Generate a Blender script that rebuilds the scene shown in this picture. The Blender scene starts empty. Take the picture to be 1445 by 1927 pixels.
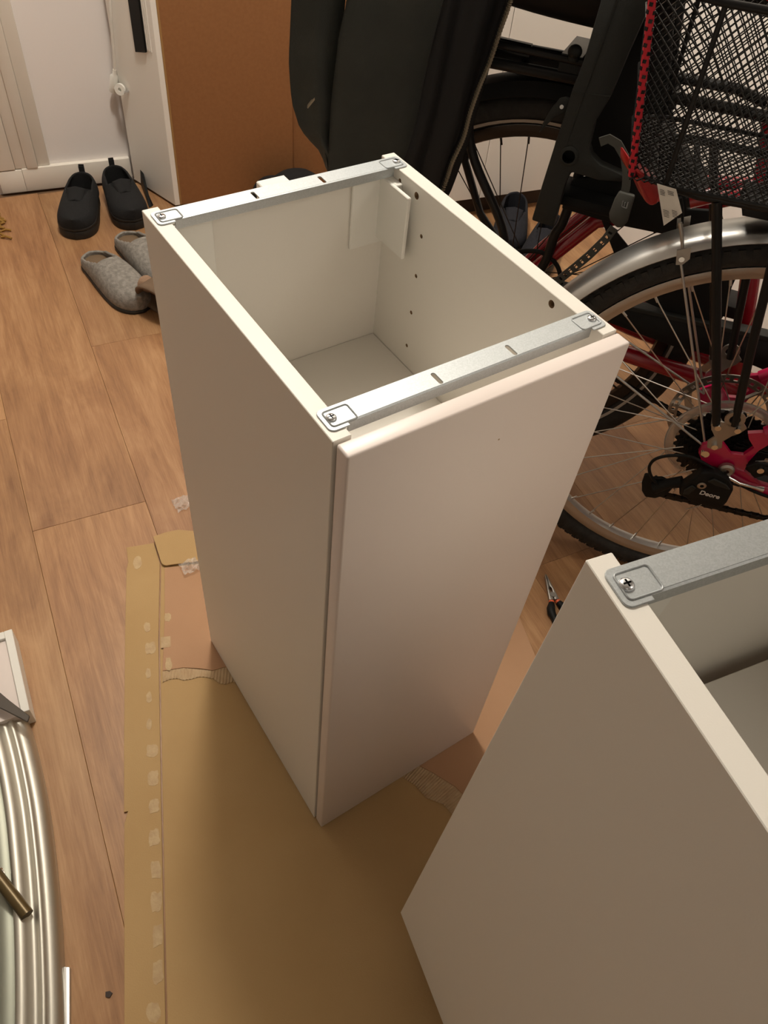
import bpy, bmesh, math, random
from mathutils import Vector, Matrix, Euler
random.seed(7)
PI = math.pi
sc = bpy.context.scene
COL = sc.collection

# ------------------------------------------------------------------ camera, light, exposure
cam_d = bpy.data.cameras.new('camera'); cam = bpy.data.objects.new('camera', cam_d); COL.objects.link(cam)
cam_d.sensor_fit = 'HORIZONTAL'; cam_d.sensor_width = 36.0; cam_d.lens = 1480.3 / 1445 * 36.0
cam_d.clip_start = 0.02
cam.matrix_world = Matrix(((0.831995, 0.37631, -0.407646, -0.22267), (-0.548239, 0.670214, -0.500246, -0.34263), (0.084963, 0.63969, 0.763923, 1.21035), (0, 0, 0, 1)))
sc.camera = cam
sc.view_settings.view_transform = 'Standard'; sc.view_settings.look = 'None'
sc.view_settings.gamma = 1.0; sc.view_settings.use_curve_mapping = False
sc.view_settings.exposure = -0.1
wd = bpy.data.worlds.new('world'); sc.world = wd; wd.use_nodes = True
wd.node_tree.nodes['Background'].inputs[0].default_value = (1, 0.9, 0.8, 1)
wd.node_tree.nodes['Background'].inputs[1].default_value = 0.05

def lamp(name, loc, power, size, color):
    l = bpy.data.lights.new(name, 'POINT'); l.energy = power; l.shadow_soft_size = size; l.color = color
    o = bpy.data.objects.new(name, l); o.location = loc; COL.objects.link(o); return o
lamp('ceiling_lamp_light', (0.40, 1.06, 2.14), 84, 0.11, (1.0, 0.925, 0.82))
lamp('fill_light_right', (1.35, -1.35, 2.1), 15, 0.28, (1.0, 0.90, 0.79))  # unseen fill added at camera right to lift the door and cupboard fronts
lamp('fill_light_left', (-0.45, -1.35, 2.15), 3.2, 0.35, (1.0, 0.93, 0.83))  # weak fill added behind the camera, brightens the shaded cardboard

# ------------------------------------------------------------------ helpers
def srgb(r, g, b):
    f = lambda c: (c / 255 / 12.92) if c / 255 <= 0.04045 else ((c / 255 + 0.055) / 1.055) ** 2.4
    return (f(r), f(g), f(b))

MATS = {}
def mat(name, col, rough=0.5, metal=0.0, noise=None, bump=None, spec=None, trans=0.0, alpha=1.0, coat=0.0, emit=None):
    """procedural principled material; noise=(scale, colour2, detail), bump=(scale, strength)"""
    m = bpy.data.materials.new(name); m.use_nodes = True
    nt = m.node_tree; b = nt.nodes['Principled BSDF']
    b.inputs['Base Color'].default_value = (*col, 1); b.inputs['Roughness'].default_value = rough
    b.inputs['Metallic'].default_value = metal
    if spec is not None: b.inputs['Specular IOR Level'].default_value = spec
    if trans: b.inputs['Transmission Weight'].default_value = trans
    if alpha < 1: b.inputs['Alpha'].default_value = alpha
    if coat: b.inputs['Coat Weight'].default_value = coat; b.inputs['Coat Roughness'].default_value = 0.1
    tc = nt.nodes.new('ShaderNodeTexCoord')
    if noise:
        n = nt.nodes.new('ShaderNodeTexNoise'); n.inputs['Scale'].default_value = noise[0]; n.inputs['Detail'].default_value = noise[2] if len(noise) > 2 else 4
        r = nt.nodes.new('ShaderNodeValToRGB'); r.color_ramp.elements[0].position = 0.35; r.color_ramp.elements[1].position = 0.68
        r.color_ramp.elements[0].color = (*col, 1); r.color_ramp.elements[1].color = (*noise[1], 1)
        nt.links.new(tc.outputs['Object'], n.inputs['Vector']); nt.links.new(n.outputs['Fac'], r.inputs['Fac']); nt.links.new(r.outputs['Color'], b.inputs['Base Color'])
    if bump:
        n2 = nt.nodes.new('ShaderNodeTexNoise'); n2.inputs['Scale'].default_value = bump[0]; n2.inputs['Detail'].default_value = 3
        bp = nt.nodes.new('ShaderNodeBump'); bp.inputs['Strength'].default_value = bump[1]; bp.inputs['Distance'].default_value = 0.002
        nt.links.new(tc.outputs['Object'], n2.inputs['Vector']); nt.links.new(n2.outputs['Fac'], bp.inputs['Height']); nt.links.new(bp.outputs['Normal'], b.inputs['Normal'])
    MATS[name] = m
    return m

def wood_floor_material():
    m = bpy.data.materials.new('oak_vinyl'); m.use_nodes = True; nt = m.node_tree; L = nt.links.new
    b = nt.nodes['Principled BSDF']; b.inputs['Roughness'].default_value = 0.42
    tc = nt.nodes.new('ShaderNodeTexCoord'); oi = nt.nodes.new('ShaderNodeObjectInfo')
    off = nt.nodes.new('ShaderNodeVectorMath'); off.operation = 'MULTIPLY_ADD'
    cx = nt.nodes.new('ShaderNodeCombineXYZ')
    for i in range(3): L(oi.outputs['Random'], cx.inputs[i])
    off.inputs[1].default_value = (37, 53, 71); L(cx.outputs[0], off.inputs[0]); L(tc.outputs['Object'], off.inputs[2])
    def nz(sx, sy, scale, det, dist=0.0):
        mp = nt.nodes.new('ShaderNodeMapping'); mp.inputs['Scale'].default_value = (sx, sy, 1); L(off.outputs[0], mp.inputs['Vector'])
        n = nt.nodes.new('ShaderNodeTexNoise'); n.inputs['Scale'].default_value = scale; n.inputs['Detail'].default_value = det; n.inputs['Distortion'].default_value = dist
        n.inputs['Roughness'].default_value = 0.62
        L(mp.outputs[0], n.inputs['Vector']); return n
    broad = nz(1.0, 3.2, 3.0, 8, 1.0); streak = nz(1.0, 11.0, 5.5, 8, 0.5); fine = nz(1.0, 24.0, 14.0, 6, 0.15); cloud = nz(1, 1, 1.2, 2)
    r = nt.nodes.new('ShaderNodeValToRGB'); e = r.color_ramp.elements
    e[0].position = 0.36; e[0].color = (0.235, 0.115, 0.047, 1); e[1].position = 0.63; e[1].color = (0.51, 0.305, 0.142, 1)
    q = e.new(0.50); q.color = (0.385, 0.208, 0.088, 1)
    def mixv(a, bb, f):
        mx = nt.nodes.new('ShaderNodeMix'); mx.data_type = 'FLOAT'; mx.inputs[0].default_value = f; L(a, mx.inputs[2]); L(bb, mx.inputs[3]); return mx.outputs[0]
    v = mixv(broad.outputs['Fac'], streak.outputs['Fac'], 0.42); v = mixv(v, fine.outputs['Fac'], 0.2)
    L(v, r.inputs['Fac'])
    hs = nt.nodes.new('ShaderNodeHueSaturation')
    mr = nt.nodes.new('ShaderNodeMapRange'); mr.inputs['To Min'].default_value = 0.80; mr.inputs['To Max'].default_value = 1.12; L(oi.outputs['Random'], mr.inputs['Value'])
    L(r.outputs['Color'], hs.inputs['Color']); L(mr.outputs[0], hs.inputs['Value'])
    mr2 = nt.nodes.new('ShaderNodeMapRange'); mr2.inputs['To Min'].default_value = 0.488; mr2.inputs['To Max'].default_value = 0.503; L(cloud.outputs['Fac'], mr2.inputs['Value']); L(mr2.outputs[0], hs.inputs['Hue'])
    L(hs.outputs['Color'], b.inputs['Base Color'])
    bp = nt.nodes.new('ShaderNodeBump'); bp.inputs['Strength'].default_value = 0.12; bp.inputs['Distance'].default_value = 0.001
    L(fine.outputs['Fac'], bp.inputs['Height']); L(bp.outputs['Normal'], b.inputs['Normal'])
    return m

def galvanized_material(name='galvanized_steel', col=(0.46, 0.49, 0.50), rough=0.5, scale=1100, contrast=0.07):
    m = bpy.data.materials.new(name); m.use_nodes = True; nt = m.node_tree; L = nt.links.new
    b = nt.nodes['Principled BSDF']; b.inputs['Metallic'].default_value = 0.85; b.inputs['Roughness'].default_value = rough
    tc = nt.nodes.new('ShaderNodeTexCoord'); v = nt.nodes.new('ShaderNodeTexVoronoi'); v.inputs['Scale'].default_value = scale
    L(tc.outputs['Object'], v.inputs['Vector'])
    r = nt.nodes.new('ShaderNodeValToRGB')
    r.color_ramp.elements[0].color = tuple(c * (1 - contrast) for c in col) + (1,); r.color_ramp.elements[1].color = tuple(min(1, c * (1 + contrast)) for c in col) + (1,)
    sp = nt.nodes.new('ShaderNodeSeparateColor'); L(v.outputs['Color'], sp.inputs[0]); L(sp.outputs[0], r.inputs['Fac']); L(r.outputs['Color'], b.inputs['Base Color'])
    return m

def felt_material():
    m = mat('grey_felt', (0.185, 0.17, 0.15), 0.95, noise=(110, (0.29, 0.27, 0.24), 8), bump=(260, 0.6)); return m

WHITE = mat('white_melamine', (0.80, 0.77, 0.70), 0.42, bump=(900, 0.03))
DOORW = mat('white_door_foil', (0.80, 0.715, 0.665), 0.36, bump=(900, 0.02))
PLASTW = mat('white_plastic', (0.84, 0.83, 0.77), 0.4)
CHIP = mat('chipboard', (0.30, 0.19, 0.10), 0.9, noise=(300, (0.45, 0.31, 0.18)))
GALV = galvanized_material()
STEEL = mat('zinc_screw', (0.72, 0.74, 0.76), 0.25, 1.0)
CHROME = mat('chrome', (0.80, 0.79, 0.76), 0.14, 1.0)
ALU = mat('brushed_aluminium', (0.56, 0.55, 0.53), 0.38, 1.0, bump=(60, 0.05))
DULLALU = mat('dull_aluminium', (0.42, 0.39, 0.35), 0.42, 1.0)
BLACKM = mat('black_paint', (0.010, 0.0095, 0.009), 0.35, spec=0.25)
BLACKP = mat('black_plastic', (0.0085, 0.0085, 0.008), 0.55, spec=0.2)
GREYP = mat('dark_grey_plastic', (0.019, 0.020, 0.0175), 0.55, bump=(700, 0.15), spec=0.3)
STRAP = mat('grey_rubber_strap', (0.065, 0.064, 0.054), 0.6)
RUBBER = mat('tyre_rubber', (0.017, 0.016, 0.014), 0.75, noise=(80, (0.03, 0.028, 0.025)), bump=(300, 0.3))
PINK = mat('raspberry_red_paint', (0.52, 0.006, 0.07), 0.28, coat=0.6)
DRED = mat('dark_red_paint', (0.33, 0.005, 0.016), 0.25, coat=0.7)
REDP = mat('red_reflector_plastic', (0.30, 0.004, 0.005), 0.3, coat=0.1)
REDC = mat('red_cord', (0.55, 0.016, 0.03), 0.8)
YEL = mat('yellow_band', (0.38, 0.2, 0.012), 0.5)
CLEAR = mat('clear_plastic_ring', (0.75, 0.70, 0.64), 0.2, trans=0.8)
PAPER = mat('paper_tag', (0.72, 0.66, 0.58), 0.8)
INK = mat('ink', (0.05, 0.045, 0.04), 0.8)
LETTER = mat('silver_lettering', (0.75, 0.73, 0.7), 0.4)
TYRESTRIPE = mat('pale_tyre_stripe', (0.42, 0.38, 0.32), 0.5)
CARD = mat('outer_cardboard', srgb(186, 154, 106), 0.85, noise=(6, srgb(180, 147, 99)), bump=(500, 0.12))
CARD2 = mat('inner_cardboard', srgb(184, 144, 110), 0.85, noise=(6, srgb(178, 137, 103)), bump=(500, 0.12))
CARDTORN = mat('torn_cardboard', srgb(196, 170, 134), 0.95, noise=(60, srgb(184, 156, 120)), bump=(300, 0.4))
GLUE = mat('dried_glue', srgb(196, 168, 124), 0.6, noise=(90, srgb(184, 154, 112)), bump=(200, 0.4))
TAPE = mat('clear_tape', (0.9, 0.86, 0.8), 0.08, alpha=0.35, spec=0.9)
WALLM = mat('painted_wall', (0.86, 0.81, 0.78), 0.7, bump=(160, 0.12))
TRIMM = mat('painted_trim', (0.85, 0.80, 0.72), 0.45, noise=(9, (0.82, 0.765, 0.68)))
CEILM = mat('ceiling_paint', (0.46, 0.445, 0.42), 0.8)
WALLB = mat('white_wall', (0.85, 0.82, 0.78), 0.7, bump=(160, 0.12))
WALLD = mat('grey_hall_wall', (0.36, 0.345, 0.325), 0.7, bump=(160, 0.12))
BROWN = mat('brown_hardboard', (0.29, 0.127, 0.045), 0.6, noise=(120, (0.265, 0.114, 0.039)), bump=(500, 0.1))
TAN = mat('tan_edge_band', (0.36, 0.2, 0.07), 0.6)
WARDW = mat('white_wardrobe_foil', (0.86, 0.83, 0.77), 0.4)
DARKPL = mat('dark_plinth', (0.035, 0.02, 0.012), 0.6)
COATM = mat('charcoal_wool', (0.031, 0.035, 0.030), 0.85, noise=(14, (0.041, 0.045, 0.039)), bump=(420, 0.4))
COATL = mat('black_lining', (0.008, 0.008, 0.0085), 0.7, bump=(300, 0.2))
ZIP = mat('brass_zip', (0.36, 0.31, 0.22), 0.45, 0.4)
SHOEB = mat('black_knit', (0.0048, 0.0048, 0.0052), 0.9, bump=(500, 0.5))
SHOES = mat('black_rubber_sole', (0.012, 0.0115, 0.010), 0.55, bump=(90, 0.3))
SHOEI = mat('black_lining_fabric', (0.003, 0.003, 0.003), 0.9)
NAVY = mat('navy_suede', (0.006, 0.0065, 0.011), 0.9, noise=(30, (0.010, 0.0105, 0.016)), bump=(400, 0.4))
FELT = felt_material()
INSOLE = mat('brown_insole', (0.16, 0.105, 0.06), 0.8)
TANSHOE = mat('tan_suede', (0.17, 0.11, 0.068), 0.9, noise=(18, (0.13, 0.085, 0.05)), bump=(300, 0.3))
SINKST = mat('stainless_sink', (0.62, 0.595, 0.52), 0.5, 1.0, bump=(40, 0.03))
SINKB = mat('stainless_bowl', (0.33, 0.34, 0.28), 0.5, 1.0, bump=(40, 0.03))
OLIVE = mat('olive_bar', (0.12, 0.082, 0.03), 0.35, 0.4)
GREYST = mat('grey_steel_blade', (0.13, 0.115, 0.10), 0.4, 0.6)
ORANGE = mat('orange_grip', (0.75, 0.13, 0.045), 0.5)
OCHRE = mat('ochre_yarn', (0.30, 0.16, 0.03), 0.9)
FLOORM = wood_floor_material()
SUBF = mat('subfloor', (0.17, 0.095, 0.05), 0.9)

class MB:
    def __init__(s): s.v = []; s.f = []
    def add(s, vs, fs):
        k = len(s.v); s.v += [tuple(v) for v in vs]; s.f += [tuple(i + k for i in f) for f in fs]; return s
    def box(s, lo, hi, M=None):
        x0, y0, z0 = lo; x1, y1, z1 = hi
        vs = [Vector(p) for p in ((x0, y0, z0), (x1, y0, z0), (x1, y1, z0), (x0, y1, z0), (x0, y0, z1), (x1, y0, z1), (x1, y1, z1), (x0, y1, z1))]
        if M is not None: vs = [M @ v for v in vs]
        return s.add(vs, [(0, 3, 2, 1), (4, 5, 6, 7), (0, 1, 5, 4), (1, 2, 6, 5), (2, 3, 7, 6), (3, 0, 4, 7)])
    def tube(s, path, r, seg=8, closed=False, caps=True):
        P = [Vector(p) for p in path]; n = len(P)
        R = r if isinstance(r, (list, tuple)) else [r] * n
        T = []
        for i in range(n):
            a = P[(i - 1) % n] if (closed or i > 0) else P[i]; b = P[(i + 1) % n] if (closed or i < n - 1) else P[i]
            T.append((b - a).normalized())
        up = Vector((0, 0, 1)) if abs(T[0].z) < 0.9 else Vector((1, 0, 0))
        u = (up - T[0] * up.dot(T[0])).normalized(); vs = []
        for i in range(n):
            u = (u - T[i] * u.dot(T[i])).normalized(); w = T[i].cross(u)
            for k in range(seg):
                a = 2 * PI * k / seg; vs.append(P[i] + (u * math.cos(a) + w * math.sin(a)) * R[i])
        fs = []
        for i in range(n if closed else n - 1):
            j = (i + 1) % n
            for k in range(seg): fs.append((i * seg + k, i * seg + (k + 1) % seg, j * seg + (k + 1) % seg, j * seg + k))
        if caps and not closed:
            fs.append(tuple(reversed(range(seg)))); fs.append(tuple((n - 1) * seg + k for k in range(seg)))
        return s.add(vs, fs)
    def cyl(s, a, b, r, seg=16, r2=None): return s.tube([a, b], [r, r2 if r2 is not None else r], seg)
    def ring(s, c, ax, prof, seg=64, a0=0.0, a1=2 * PI, xdir=(1, 0, 0), closedprof=True):
        """sweep profile of (radius, along-axis) points round the axis"""
        c = Vector(c); ax = Vector(ax).normalized(); x = Vector(xdir); x = (x - ax * x.dot(ax)).normalized(); y = ax.cross(x)
        full = abs(a1 - a0 - 2 * PI) < 1e-6; n = seg if full else seg + 1; m = len(prof); vs = []
        for i in range(n):
            a = a0 + (a1 - a0) * i / seg; d = x * math.cos(a) + y * math.sin(a)
            for (r, h) in prof: vs.append(c + d * r + ax * h)
        fs = []
        for i in range(seg):
            j = (i + 1) % n
            for k in range(m if closedprof else m - 1):
                l = (k + 1) % m; fs.append((i * m + k, j * m + k, j * m + l, i * m + l))
        if not full and closedprof: fs += [tuple(reversed(range(m))), tuple((n - 1) * m + k for k in range(m))]
        return s.add(vs, fs)
    def prism(s, poly, d, fn=lambda p: p):
        """polygon of 3-D points extruded by vector d"""
        P = [Vector(fn(p)) for p in poly]; d = Vector(d); n = len(P)
        fs = [tuple(reversed(range(n))), tuple(range(n, 2 * n))] + [(i, (i + 1) % n, n + (i + 1) % n, n + i) for i in range(n)]
        return s.add(P + [p + d for p in P], fs)
    def ball(s, c, rx, ry=None, rz=None, seg=16, rings=10, M=None):
        ry = ry or rx; rz = rz or rx; vs = []; fs = []; c = Vector(c)
        for i in range(rings + 1):
            t = PI * i / rings
            for k in range(seg):
                a = 2 * PI * k / seg; p = Vector((rx * math.sin(t) * math.cos(a), ry * math.sin(t) * math.sin(a), rz * math.cos(t)))
                vs.append(c + (M @ p if M is not None else p))
        for i in range(rings):
            for k in range(seg): fs.append((i * seg + k, (i + 1) * seg + k, (i + 1) * seg + (k + 1) % seg, i * seg + (k + 1) % seg))
        return s.add(vs, fs)
    def grid(s, fn, nu, nv, closeu=False):
        vs = [fn(i / (nu if closeu else nu - 1), j / (nv - 1)) for i in range(nu) for j in range(nv)]; fs = []
        for i in range(nu if closeu else nu - 1):
            for j in range(nv - 1):
                a = i * nv + j; b = ((i + 1) % nu) * nv + j; fs.append((a, b, b + 1, a + 1))
        return s.add(vs, fs)
    def mesh(s, name, m, smooth=None, bevel=0.0, bseg=2, fix=True):
        me = bpy.data.meshes.new(name)
        bm = bmesh.new(); vv = [bm.verts.new(v) for v in s.v]; bm.verts.ensure_lookup_table()
        for f in s.f:
            try: bm.faces.new([vv[i] for i in f])
            except ValueError: pass
        bmesh.ops.remove_doubles(bm, verts=bm.verts, dist=1e-6)
        if fix: bmesh.ops.recalc_face_normals(bm, faces=bm.faces)
        if bevel:
            ed = [e for e in bm.edges if len(e.link_faces) == 2 and e.calc_face_angle(0) > 0.6]
            bmesh.ops.bevel(bm, geom=ed, offset=bevel, segments=bseg, profile=0.5, affect='EDGES', clamp_overlap=True)
        if smooth is not None:
            for f in bm.faces: f.smooth = True
        bm.to_mesh(me); bm.free()
        if smooth is not None: me.set_sharp_from_angle(angle=math.radians(smooth))
        if m is not None: me.materials.append(m)
        return me
    def build(s, name, m, parent=None, smooth=40, bevel=0.0, bseg=2, label=None, kind=None, fix=True):
        return link(name, s.mesh(name, m, smooth, bevel, bseg, fix), parent, label, kind)

def link(name, me, parent=None, label=None, kind=None):
    o = bpy.data.objects.new(name, me); COL.objects.link(o)
    if parent is not None: o.parent = parent
    if label: o['label'] = label
    if kind: o['kind'] = kind
    return o

def tag(o, label, cat, group=None, kind=None):
    o['label'] = label; o['category'] = cat
    if group: o['group'] = group
    if kind: o['kind'] = kind
    return o

def thing(name, label, cat, M=None, group=None):
    o = bpy.data.objects.new(name, None); o.empty_display_size = 0.05; COL.objects.link(o)
    if M is not None: o.matrix_world = M
    return tag(o, label, cat, group)

def frame(o, ex, ey, ez=(0, 0, 1)):
    ex, ey, ez = Vector(ex), Vector(ey), Vector(ez)
    return Matrix(((ex.x, ey.x, ez.x, o[0]), (ex.y, ey.y, ez.y, o[1]), (ex.z, ey.z, ez.z, o[2]), (0, 0, 0, 1)))

def apply_mods(o):
    dg = bpy.context.evaluated_depsgraph_get(); dg.update()
    me = bpy.data.meshes.new_from_object(o.evaluated_get(dg)); old = o.data; o.modifiers.clear(); o.data = me; bpy.data.meshes.remove(old)

def cut(o, cutter_mb, m=None):
    """boolean the holes out of o; hole walls keep the cutter's material"""
    cme = cutter_mb.mesh('cutter', m or o.data.materials[0]); c = link('cutter', cme, o.parent)
    md = o.modifiers.new('cut', 'BOOLEAN'); md.operation = 'DIFFERENCE'; md.object = c; md.solver = 'EXACT'; md.material_mode = 'TRANSFER'
    bpy.context.view_layer.update(); apply_mods(o)
    bpy.data.objects.remove(c); bpy.data.meshes.remove(cme)

# ------------------------------------------------------------------ room shell
ZF = -0.005                                                   # floor level; the cabinets stand on two sheets of cardboard
DX, DY = (0.982, -0.189, 0), (0.189, 0.982, 0)                # along the back wall, towards the back wall
ROOM = frame((0.249, 1.94, 0), DX, DY)
def shell(name, boxes, m, bevel=0.0, label=None):
    b = MB()
    for lo, hi in boxes: b.box(lo, hi, ROOM)
    o = b.build(name, m, None, 30, bevel); o['kind'] = 'structure'
    if label: o['label'] = label
    return o
shell('wall_back', [((-1.5, 0.014, -0.02), (2.7, 0.10, 2.35))], WALLM)
shell('wall_left', [((-1.6, -4.3, -0.02), (-1.5, 0.10, 2.35))], WALLD)
shell('wall_front', [((-1.6, -4.4, -0.02), (2.7, -4.3, 2.35))], WALLD)
shell('wall_right', [((1.52, -1.45, -0.02), (1.62, 0.014, 2.35)), ((1.62, -1.45, -0.02), (2.7, -1.35, 2.35)), ((2.6, -4.3, -0.02), (2.7, -1.45, 2.35))], WALLB)
shell('ceiling', [((-1.6, -4.4, 2.35), (2.7, 0.10, 2.42))], CEILM)
bb = shell('baseboard_back', [((-0.125, -0.002, ZF), (-0.06, 0.014, 0.058)), ((-0.0595, -0.002, ZF), (0.235, 0.014, 0.060))], TRIMM, 0.0015)
shell('trim_1', [((-0.30, -0.004, 0.060), (-0.075, 0.014, 2.05)), ((-0.075, 0.000, 0.060), (-0.045, 0.014, 2.05)), ((-0.045, -0.005, 0.060), (-0.015, 0.014, 2.05)), ((-0.015, 0.004, 0.060), (0.018, 0.014, 2.05))], TRIMM, 0.003)

fl = MB().box((-1.5, -4.3, -0.05), (2.6, 0.03, -0.0135), ROOM).build('floor', SUBF, None, 30); fl['kind'] = 'structure'
PU, PV = Vector((0.149, 0.9888, 0)), Vector((0.9888, -0.149, 0))     # along and across the planks
PW, PL = 0.2127, 1.235
plank_cache = {}
def plank(v0, u0, u1):
    key = round(u1 - u0, 3)
    if key not in plank_cache:
        plank_cache[key] = MB().box((-key / 2 + 0.0002, -PW / 2 + 0.0002, -0.008), (key / 2 - 0.0002, PW / 2 - 0.0002, 0)).mesh('plank', FLOORM, 30, 0.0005, 1)
    o = link('plank', plank_cache[key], fl); c = PU * ((u0 + u1) / 2) + PV * (v0 + PW / 2)
    o.matrix_world = frame((c.x, c.y, ZF), PU, -PV); return o
row_joint = {-1: 1.03, 0: 0.705, 1: 1.213, 2: 0.36, 3: 0.80, 4: 0.28, 5: 1.0, 6: 0.55}
Ri = ROOM.inverted()
for k in range(-8, 15):
    v0 = -0.2913 + PW * k; j = row_joint.get(k, (k * 0.437) % PL)
    for t in range(-5, 3):
        u0 = j + PL * t; c = Ri @ (PU * (u0 + PL / 2) + PV * (v0 + PW / 2))
        if -1.45 < c.x < 2.5 and -4.0 < c.y < 0.45:
            e0 = Ri @ (PU * u0 + PV * (v0 + PW / 2)); e1 = Ri @ (PU * (u0 + PL) + PV * (v0 + PW / 2))
            a, b_ = u0, u0 + PL
            if e1.y > -0.02: b_ -= (e1.y + 0.02)
            if e0.y < -4.27: a += (-4.27 - e0.y)
            if b_ - a > 0.1: plank(v0, a, b_)

# ------------------------------------------------------------------ base cabinets
def screw(parent, x, y, z):
    b = MB(); b.tube([(x, y, z - 0.0005), (x, y, z + 0.0009), (x, y, z + 0.0017), (x, y, z + 0.0022)], [0.0043, 0.0043, 0.0036, 0.0022], 20)
    o = b.build('screw', STEEL, parent, 50)
    c = MB().prism([(x + p, y + q, z + 0.0011) for p, q in ((0.0024, -0.0006), (0.0024, 0.0006), (0.0006, 0.0006), (0.0006, 0.0024), (-0.0006, 0.0024), (-0.0006, 0.0006), (-0.0024, 0.0006), (-0.0024, -0.0006), (-0.0006, -0.0006), (-0.0006, -0.0024), (0.0006, -0.0024), (0.0006, -0.0006))], (0, 0, 0.003))
    cut(o, c, BLACKM); return o

def rail(parent, w, t, y0, y1, z, slots=True):
    """galvanised cross rail: end tabs on the panel tops, folded-down flange between the panels, two slots, pressed panels"""
    th = 0.0013; b = MB(); n = 0.0045
    def tab(x0, x1): return x0, x1
    r = 0.005
    def arc(cx, cy, a0, a1): return [(cx + r * math.cos(a0 + (a1 - a0) * i / 4), cy + r * math.sin(a0 + (a1 - a0) * i / 4)) for i in range(5)]
    xl, xr = 0.0035, w - 0.0035
    poly = arc(xl + r, y0 + r, PI, 1.5 * PI) + [(t + 0.004, y0), (t + 0.004, y0 + n), (w - t - 0.004, y0 + n), (w - t - 0.004, y0)] + arc(xr - r, y0 + r, 1.5 * PI, 2 * PI) + arc(xr - r, y1 - r, 0, PI / 2) + arc(xl + r, y1 - r, PI / 2, PI)
    b.prism([(p[0], p[1], z) for p in poly], (0, 0, th))
    o = b.build('rail', GALV, parent, 30, 0.0004, 1)
    if slots:
        c = MB()
        ym = (y0 + y1) / 2
        for x in (w * 0.375, w * 0.64):
            c.prism([(x + 0.0022 * math.cos(a) + (0), ym + (0.005 if math.sin(a) >= 0 else -0.005) + 0.0022 * math.sin(a), z - 0.003) for a in [2 * PI * i / 16 for i in range(16)]], (0, 0, 0.008))
        cut(o, c)
    f = MB(); ys = y0 + n
    prof = [(ys, z + th), (ys - 0.0014, z + th * 0.6), (ys - 0.0018, z - 0.001), (ys - 0.0018, z - 0.0085), (ys - 0.0003, z - 0.0085), (ys - 0.0003, z)]
    f.prism([(t + 0.004, p[0], p[1]) for p in prof], (w - 2 * t - 0.008, 0, 0)); f.build('flange', GALV, o, 30)
    for x, sgn in ((xl, 1), (xr, -1)):
        x0, x1 = x + sgn * 0.004, x + sgn * 0.026
        e = MB(); q = [(x0, y0 + 0.004), (x1, y0 + 0.004), (x1, y1 - 0.004), (x0, y1 - 0.004)]; lx = min(x0, x1); hx = max(x0, x1)
        rr = 0.0025; pts = []
        for (cx, cy, a0) in ((lx + rr, y0 + 0.004 + rr, PI), (hx - rr, y0 + 0.004 + rr, 1.5 * PI), (hx - rr, y1 - 0.004 - rr, 0), (lx + rr, y1 - 0.004 - rr, PI / 2)):
            pts += [(cx + rr * math.cos(a0 + PI / 2 * i / 4), cy + rr * math.sin(a0 + PI / 2 * i / 4), z + th) for i in range(5)]
        e.tube(pts, 0.0008, 6, closed=True); e.build('pressed_edge', GALV, o, 60)
        screw(o, x + sgn * 0.0078, (y0 + y1) / 2 + 0.0005, z + th)
    return o

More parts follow.
